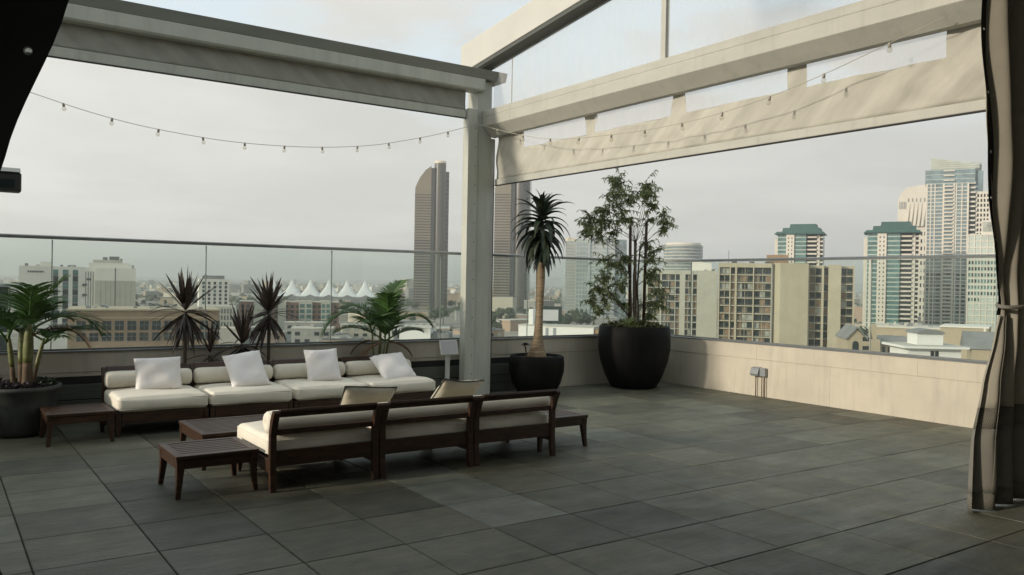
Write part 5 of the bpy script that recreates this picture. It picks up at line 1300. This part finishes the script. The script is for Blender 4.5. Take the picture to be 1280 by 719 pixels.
# --- street trees in clumps between the blocks
def far_tree_proto(seed):
    r = random.Random(seed); t = thing('street_tree', 'dark green round street tree among the low blocks', 'tree', (0,0,STREET), 0, 'street trees among the low blocks')
    MB().tube([(0,0,0),(.1,0,2),(.05,.1,4.2)], [.28,.22,.12], 7).build('trunk', M['trunk_far'], t); q = MB()
    for k in range(420):
        d = Vector((r.gauss(0,1), r.gauss(0,1), r.gauss(0,1))).normalized(); rad = 2.9*(r.random()**.4)*(1+.28*sin(3*d.x+seed)*cos(4*d.y+2*d.z)); c = Vector((d.x*rad*1.1, d.y*rad*1.1, 5.6+d.z*rad*.85))
        a = Vector((r.gauss(0,1), r.gauss(0,1), r.gauss(0,1))).normalized(); b = a.cross(d); b = b.normalized() if b.length > .05 else Vector((1,0,0)); s_ = r.uniform(.28,.6); a = b.cross(d).normalized()
        q.add([c-a*s_-b*s_*.6, c+a*s_*.8-b*s_*.7, c+a*s_+b*s_*.6, c-a*s_*.7+b*s_*.8], [(0,1,2,3)], True, tint=r.random())
    q.build('crown', M['tree_far'], t); return t
pt_ = [far_tree_proto(s_) for s_ in (1,2,3)]
spots = []
for (pa, pb, da, db, n) in ((600,700,420,760,16),(700,742,560,640,9),(540,580,260,330,6),(1056,1080,420,520,7),(470,620,600,1000,16),(1085,1240,300,400,10),(180,260,430,700,8),(640,680,300,330,3),(735,760,330,420,6),(1128,1150,330,400,3)):
    for _ in range(n): spots.append((rr.uniform(pa,pb), rr.uniform(da,db), rr.uniform(.9,1.7)))
for i, (px, depth, s_) in enumerate(spots):
    c = pt_[i] if i < 3 else copy_tree(pt_[i % 3]); c.location = at(px, depth, z=STREET); c.scale = (s_,s_,s_); c.rotation_euler.z = rr.uniform(0,6.28)
# --- the far off city that reads as one mass
q = MB()
for i in range(1500):
    depth = 1250*(5.2**rr.random()); px = rr.uniform(-150,1430); p = at(px, depth, z=STREET); s_ = rr.uniform(8,34); h_ = rr.uniform(4,14) if rr.random() < .93 else rr.uniform(14,30)
    if 500 < px < 580 and rr.random() < .3: h_ += 8
    a = rr.uniform(0,1.57); c_, n_ = cos(a), sin(a); hx, hy = s_, rr.uniform(6,18); mi = rr.randrange(6)
    cs = [(p.x+c_*u*hx/2-n_*v*hy/2, p.y+n_*u*hx/2+c_*v*hy/2) for u, v in ((-1,-1),(1,-1),(1,1),(-1,1))]
    q.add([(x,y,STREET) for x, y in cs]+[(x,y,STREET+h_) for x, y in cs], [(4,5,6,7),(0,1,5,4),(1,2,6,5),(2,3,7,6),(3,0,4,7)], mi=mi)
tag(q.build('distant_city', FARM), kind='stuff')
q = MB()
for i in range(2600):
    depth = 700*(8**rr.random()); px = rr.uniform(-150,1430); p = at(px, depth, z=STREET)
    if depth < 1000 and 500 < px < 520: continue
    for m_ in range(3):
        c = p + Vector((rr.uniform(-6,6), rr.uniform(-6,6), rr.uniform(2,8))); s_ = rr.uniform(1.5,4); a = rr.uniform(0,3.14)
        u = Vector((cos(a),sin(a),rr.uniform(-.3,.3)))*s_; v = Vector((0,0,1))*s_*.8
        q.add([c-u-v*.6, c+u-v*.7, c+u*.7+v, c-u*.6+v*.9], [(0,1,2,3)], tint=rr.random())
tag(q.build('distant_trees', M['tree_far']), kind='stuff')
# hills on the far shore
q = MB(); n = 160
for ring, (dist, hmax) in enumerate(((9500,150),)):
    vs = []
    for i in range(n+1):
        a = -radians(80) + radians(160)*i/n; dr = FW*cos(a) + RT*sin(a); hh = STREET + max(2, hmax*(.35+.65*(0.5+.5*sin(5*a+1))*(.6+.4*sin(13*a+2)))*(.35 if a < .05 else .9))
        for dd, zz_ in ((dist, STREET-.5),(dist+900, hh),(dist+2400, STREET-.5)): p = dr*dd; vs.append((p.x,p.y,zz_))
    q.add(vs, [(3*i+j, 3*i+3+j, 3*i+4+j, 3*i+1+j) for i in range(n) for j in range(2)], True)
tag(q.build('hills', M['street']), kind='structure')

# ------------------------------------------------------------------ air: one box of thin even haze
hm = bpy.data.materials.new('haze_air'); hm.use_nodes = True; nt = hm.node_tree
for n_ in list(nt.nodes):
    if n_.type == 'BSDF_PRINCIPLED': nt.nodes.remove(n_)
v = nt.nodes.new('ShaderNodeVolumePrincipled'); v.inputs['Color'].default_value = (.93,.94,.92,1); v.inputs['Density'].default_value = .00023; v.inputs['Anisotropy'].default_value = .2
nt.links.new(v.outputs[0], nt.nodes['Material Output'].inputs['Volume'])
o = MB().box(-13000,13000,-13000,13000,STREET-2,175).build('haze', hm); tag(o, kind='stuff')
